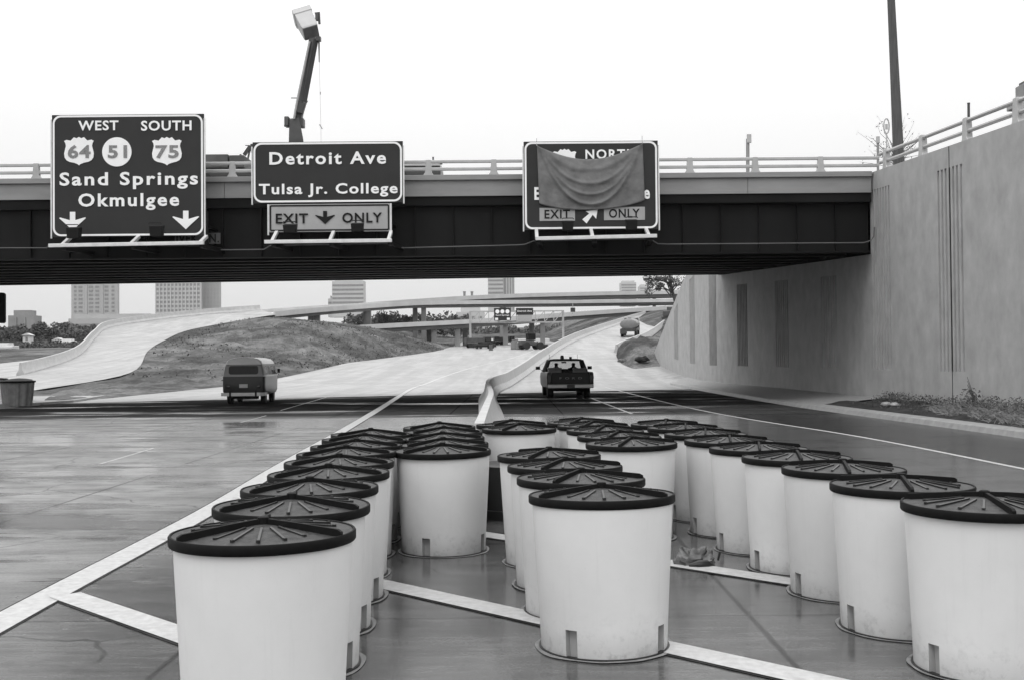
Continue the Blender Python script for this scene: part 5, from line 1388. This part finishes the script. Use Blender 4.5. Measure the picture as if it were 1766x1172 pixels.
for px_, py_, D, lab in ((8, 602, 175, 'white car on the grass at the left margin'), (117, 592, 240, 'white car near the ramp barrier on the left')):
    t = thing('parked_car', lab, 'car', P(px_, py_, D)-Vector((0, 0, .3)), R_(75)); q = MB()
    q.loft([[Vector((a, y, z)) for a, z in ((-.8, .3), (.8, .3), (.85, .6), (.78, .85), (-.78, .85), (-.85, .6))] for y in (-2.1, 2.1)]); q.build('car_body', 'house', t, bevel=.08)
    q = MB(); q.loft([[Vector((a*k, y, z)) for a, z in ((-.75, .85), (.75, .85), (.6, 1.3), (-.6, 1.3))] for y, k in ((-1.2, .9), (-.8, 1), (.5, 1), (1.0, .85))]); q.build('cabin', 'house', t)

# ================================================================== TREES
def far_tree(px_, pyb, pyt, D, wpx, lab, seed, n=420, m='farleaf', name='tree'):
    rnd = random.Random(seed); b = P(px_, pyb, D); tp_ = P(px_, pyt, D); H = tp_.z-b.z; Wd = wpx/F*D/2
    t = thing(name, lab, 'tree', b, 0, 'far trees'); q = MB()
    q.tube([(0, 0, -1), (0, 0, H*.45), (.1, 0, H*.7)], [.22, .15, .06], 6)
    bl = []
    for i in range(11):
        a = rnd.uniform(0, 6.3); r = rnd.uniform(0, .62)*Wd; z = H*rnd.uniform(.32, .82)
        s = Wd*rnd.uniform(.32, .5); bl.append(((math.cos(a)*r, math.sin(a)*r, z), (s, s, min(s*.8, H*.3))))
        if i % 2: q.tube([(0, 0, H*.35), (math.cos(a)*r*.9, math.sin(a)*r*.9, z)], [.08, .03], 5)
    q.build('trunk', 'bark', t); L = MB(); leaf_cloud(L, bl, n, max(.22, Wd*.12), rnd); L.build('crown', m, t)
TL = [(30, 590, 563, 300, 44, 'grey round tree below the old mid-rise block'), (8, 592, 560, 280, 40, 'tree at the left margin below the old block'), (64, 590, 556, 262, 34, 'dark tree left in the clump beside the pale hut'), (82, 588, 553, 258, 46, 'largest dark tree of the far-left clump'),
      (112, 584, 555, 300, 38, 'tree right of the small white gabled house'), (137, 580, 561, 320, 42, 'low tree near the bend of the ramp barrier'), (160, 574, 560, 330, 30, 'small tree at the bend of the ramp barrier'), (52, 590, 568, 330, 36, 'pale distant tree behind the hut'),
      (622, 566, 540, 330, 36, 'tree under the flyover by the first columns'), (665, 572, 538, 340, 52, 'broad tree between the left flyover columns'), (706, 573, 541, 345, 44, 'tree just left of the middle flyover columns'), (728, 572, 539, 335, 40, 'tree just behind the middle flyover columns'),
      (783, 570, 540, 360, 30, 'tree right of the middle flyover columns'), (1000, 575, 556, 420, 50, 'tree seen under the low overpass right of the gantry'), (940, 582, 560, 430, 40, 'tree seen under the low overpass behind the gantry'), (870, 584, 562, 440, 60, 'wide tree seen under the low overpass mid gantry')]
for i, a in enumerate(TL): far_tree(*a[:5], a[5], 40+i, n=800)
def tree_belt(px0, px1, pyb, pyt, D, n, size, seed, jag):
    rnd = random.Random(seed); q = MB(); bl = []
    for i in range(int((px1-px0)/7)):
        px_ = px0+7*i; b = P(px_, pyb, D+rnd.uniform(-12, 12)); t_ = P(px_, pyt+jag*noise.noise((px_*.045, seed, 0)), D); h = t_.z-b.z
        bl.append(((b.x, b.y, b.z+h*.45), (1.6*D/300, 3, max(.5, h*.55))))
    leaf_cloud(q, bl, n, size, rnd); o = q.build('woodland', 'farleaf'); o['kind'] = 'stuff'
tree_belt(-40, 172, 592, 566, 285, 5200, .5, 3, 26)
tree_belt(-40, 168, 601, 588, 236, 4200, .3, 9, 5)
tree_belt(600, 812, 577, 543, 352, 5200, .6, 4, 22)
tree_belt(812, 1010, 588, 560, 420, 3600, .7, 6, 18)
# tree over the wall end
rnd = random.Random(21); b = Vector((14.2, 92, 2.5)); t = thing('sparse_tree', 'dark sparse tree leaning over the far end of the wall', 'tree', b)
q = MB(); L = MB(); tip = P(1150, 478, 92)
q.tube([b, b+Vector((-.3, 0, 3)), Vector((13.4, 92, 7.5)), Vector((13.1, 92, 9.5))], [.2, .16, .11, .06], 7)
for px_, py_ in ((1116, 480), (1122, 492), (1128, 486), (1135, 478), (1142, 484), (1150, 476), (1155, 490), (1165, 482), (1170, 494), (1120, 486), (1175, 478), (1160, 470), (1140, 468), (1182, 485), (1118, 504)):
    e = P(px_, py_, 92+rnd.uniform(-1.5, 1.5)); s0 = Vector((13.3, 92, rnd.uniform(6.6, 8.4))); md = s0.lerp(e, .55)+Vector((0, 0, .25))
    q.tube([s0, md, e], [.06, .04, .015], 5)
    for k in range(3): q.tube([md.lerp(e, k/3), e+Vector((rnd.uniform(-.5, .5), rnd.uniform(-.4, .4), rnd.uniform(-.45, .45)))], [.02, .008], 4)
    leaf_cloud(L, [(e, (.42, .42, .3)), (md, (.3, .3, .2))], 130 if px_ < 1135 else 40, .12, rnd)
q.build('trunk', 'bark', t, world=True); L.build('crown', 'leaf', t, world=True)

# ---- weeds and straw on the verge
def blades(mb, x, y, z, n, h, spread, lean_, rnd):
    for _ in range(n):
        a = rnd.uniform(0, 6.3); r = spread*math.sqrt(rnd.random()); p = Vector((x+r*math.cos(a), y+r*math.sin(a), z))
        l = rnd.uniform(.5, 1)*h; d = Vector((rnd.gauss(0, 1)*lean_, rnd.gauss(0, 1)*lean_, 1)).normalized(); sd_ = d.orthogonal().normalized()*rnd.uniform(.004, .009)
        m_ = p+d*l*.6; e = p+d*l+Vector((rnd.gauss(0, .15)*l, rnd.gauss(0, .15)*l, -.15*l)); k = len(mb.v)
        mb.v += [tuple(p-sd_), tuple(p+sd_), tuple(m_+sd_), tuple(m_-sd_), tuple(e)]; mb.f += [(k, k+1, k+2, k+3), (k+3, k+2, k+4)]
rnd = random.Random(8); q = MB()
for _ in range(130):
    D = rnd.uniform(21, 30.5); x = rnd.uniform(11.35, 12.4); blades(q, x, D, .16+(x-11.2)*.18, 26, rnd.uniform(.25, .6), .25, 1.7, rnd)
o = q.build('dry_grass', 'straw'); o['kind'] = 'stuff'
q = MB()
for _ in range(150):
    D = rnd.uniform(24, 36.5); x = rnd.uniform(11.9, 12.42); leaf_cloud(q, [((x, D, .42+rnd.uniform(0, .12)*(2 if D < 29 else 1)), (.2, .2, .14))], 16, .035, rnd)
for _ in range(60):
    D = rnd.uniform(28, 36.5); x = rnd.uniform(11, 12.4); leaf_cloud(q, [((x, D, .25+(x-11)*.14), (.12, .12, .06))], 12, .03, rnd)
o = q.build('weeds', 'leaf'); o['kind'] = 'stuff'
rnd = random.Random(9); q = MB()
for i in range(4):
    g = Vector((12.3, 29.4-.2*i, .35)); q.tube([g, g+Vector((-.1, -.1+.15*i, .35)), g+Vector((-.25, .2*i-.2, .55+.1*i))], [.012, .01, .006], 5)
t = thing('weed_plant', 'leafy dark weed growing at the wall foot right of the joint', 'plant', (12.3, 29.2, .35)); q.build('stem', 'bark', t, world=True)
L = MB(); leaf_cloud(L, [((12.15, 29.2, .72), (.25, .4, .2)), ((12.2, 29.5, .55), (.25, .35, .2))], 120, .05, rnd); L.build('foliage', 'leaf', t, world=True)
for i, (px_, py_) in enumerate(((1545, 716), (1530, 712))):
    g = P(px_, py_, 33.2+.5*i); g.z = .3; q = MB(); vs = []
    for a in range(5):
        for k in range(9):
            th = math.pi*a/4; ph = 2*math.pi*k/9; d = Vector((math.sin(th)*math.cos(ph), math.sin(th)*math.sin(ph), math.cos(th)*.5)); vs.append(g+d*.17*(1+.4*noise.noise(d*2+Vector((i*7, 0, 0)))))
    q.add(vs, [(a*9+k, a*9+(k+1) % 9, (a+1)*9+(k+1) % 9, (a+1)*9+k) for a in range(4) for k in range(9)])
    tag(q.build('stone', 'kerb', smooth=True, angle=60), ('pale stone lying just behind the kerb' if i == 0 else 'pale stone left of the other one behind the kerb'), 'stone', 'stones behind the kerb')

# ================================================================== HAZE (rainy air)
hz = bpy.data.materials.new('haze'); hz.use_nodes = True; nt = hz.node_tree; nt.nodes.clear()
pv = nt.nodes.new('ShaderNodeVolumePrincipled'); pv.inputs['Color'].default_value = (.95, .95, .95, 1); pv.inputs['Density'].default_value = .00008
oo = nt.nodes.new('ShaderNodeOutputMaterial'); nt.links.new(pv.outputs[0], oo.inputs['Volume'])
mb = MB(); mb.bbox(-1850, 1950, -70, 1950, -2.5, 118)
hb = mb.build('haze', hz); hb['kind'] = 'stuff'
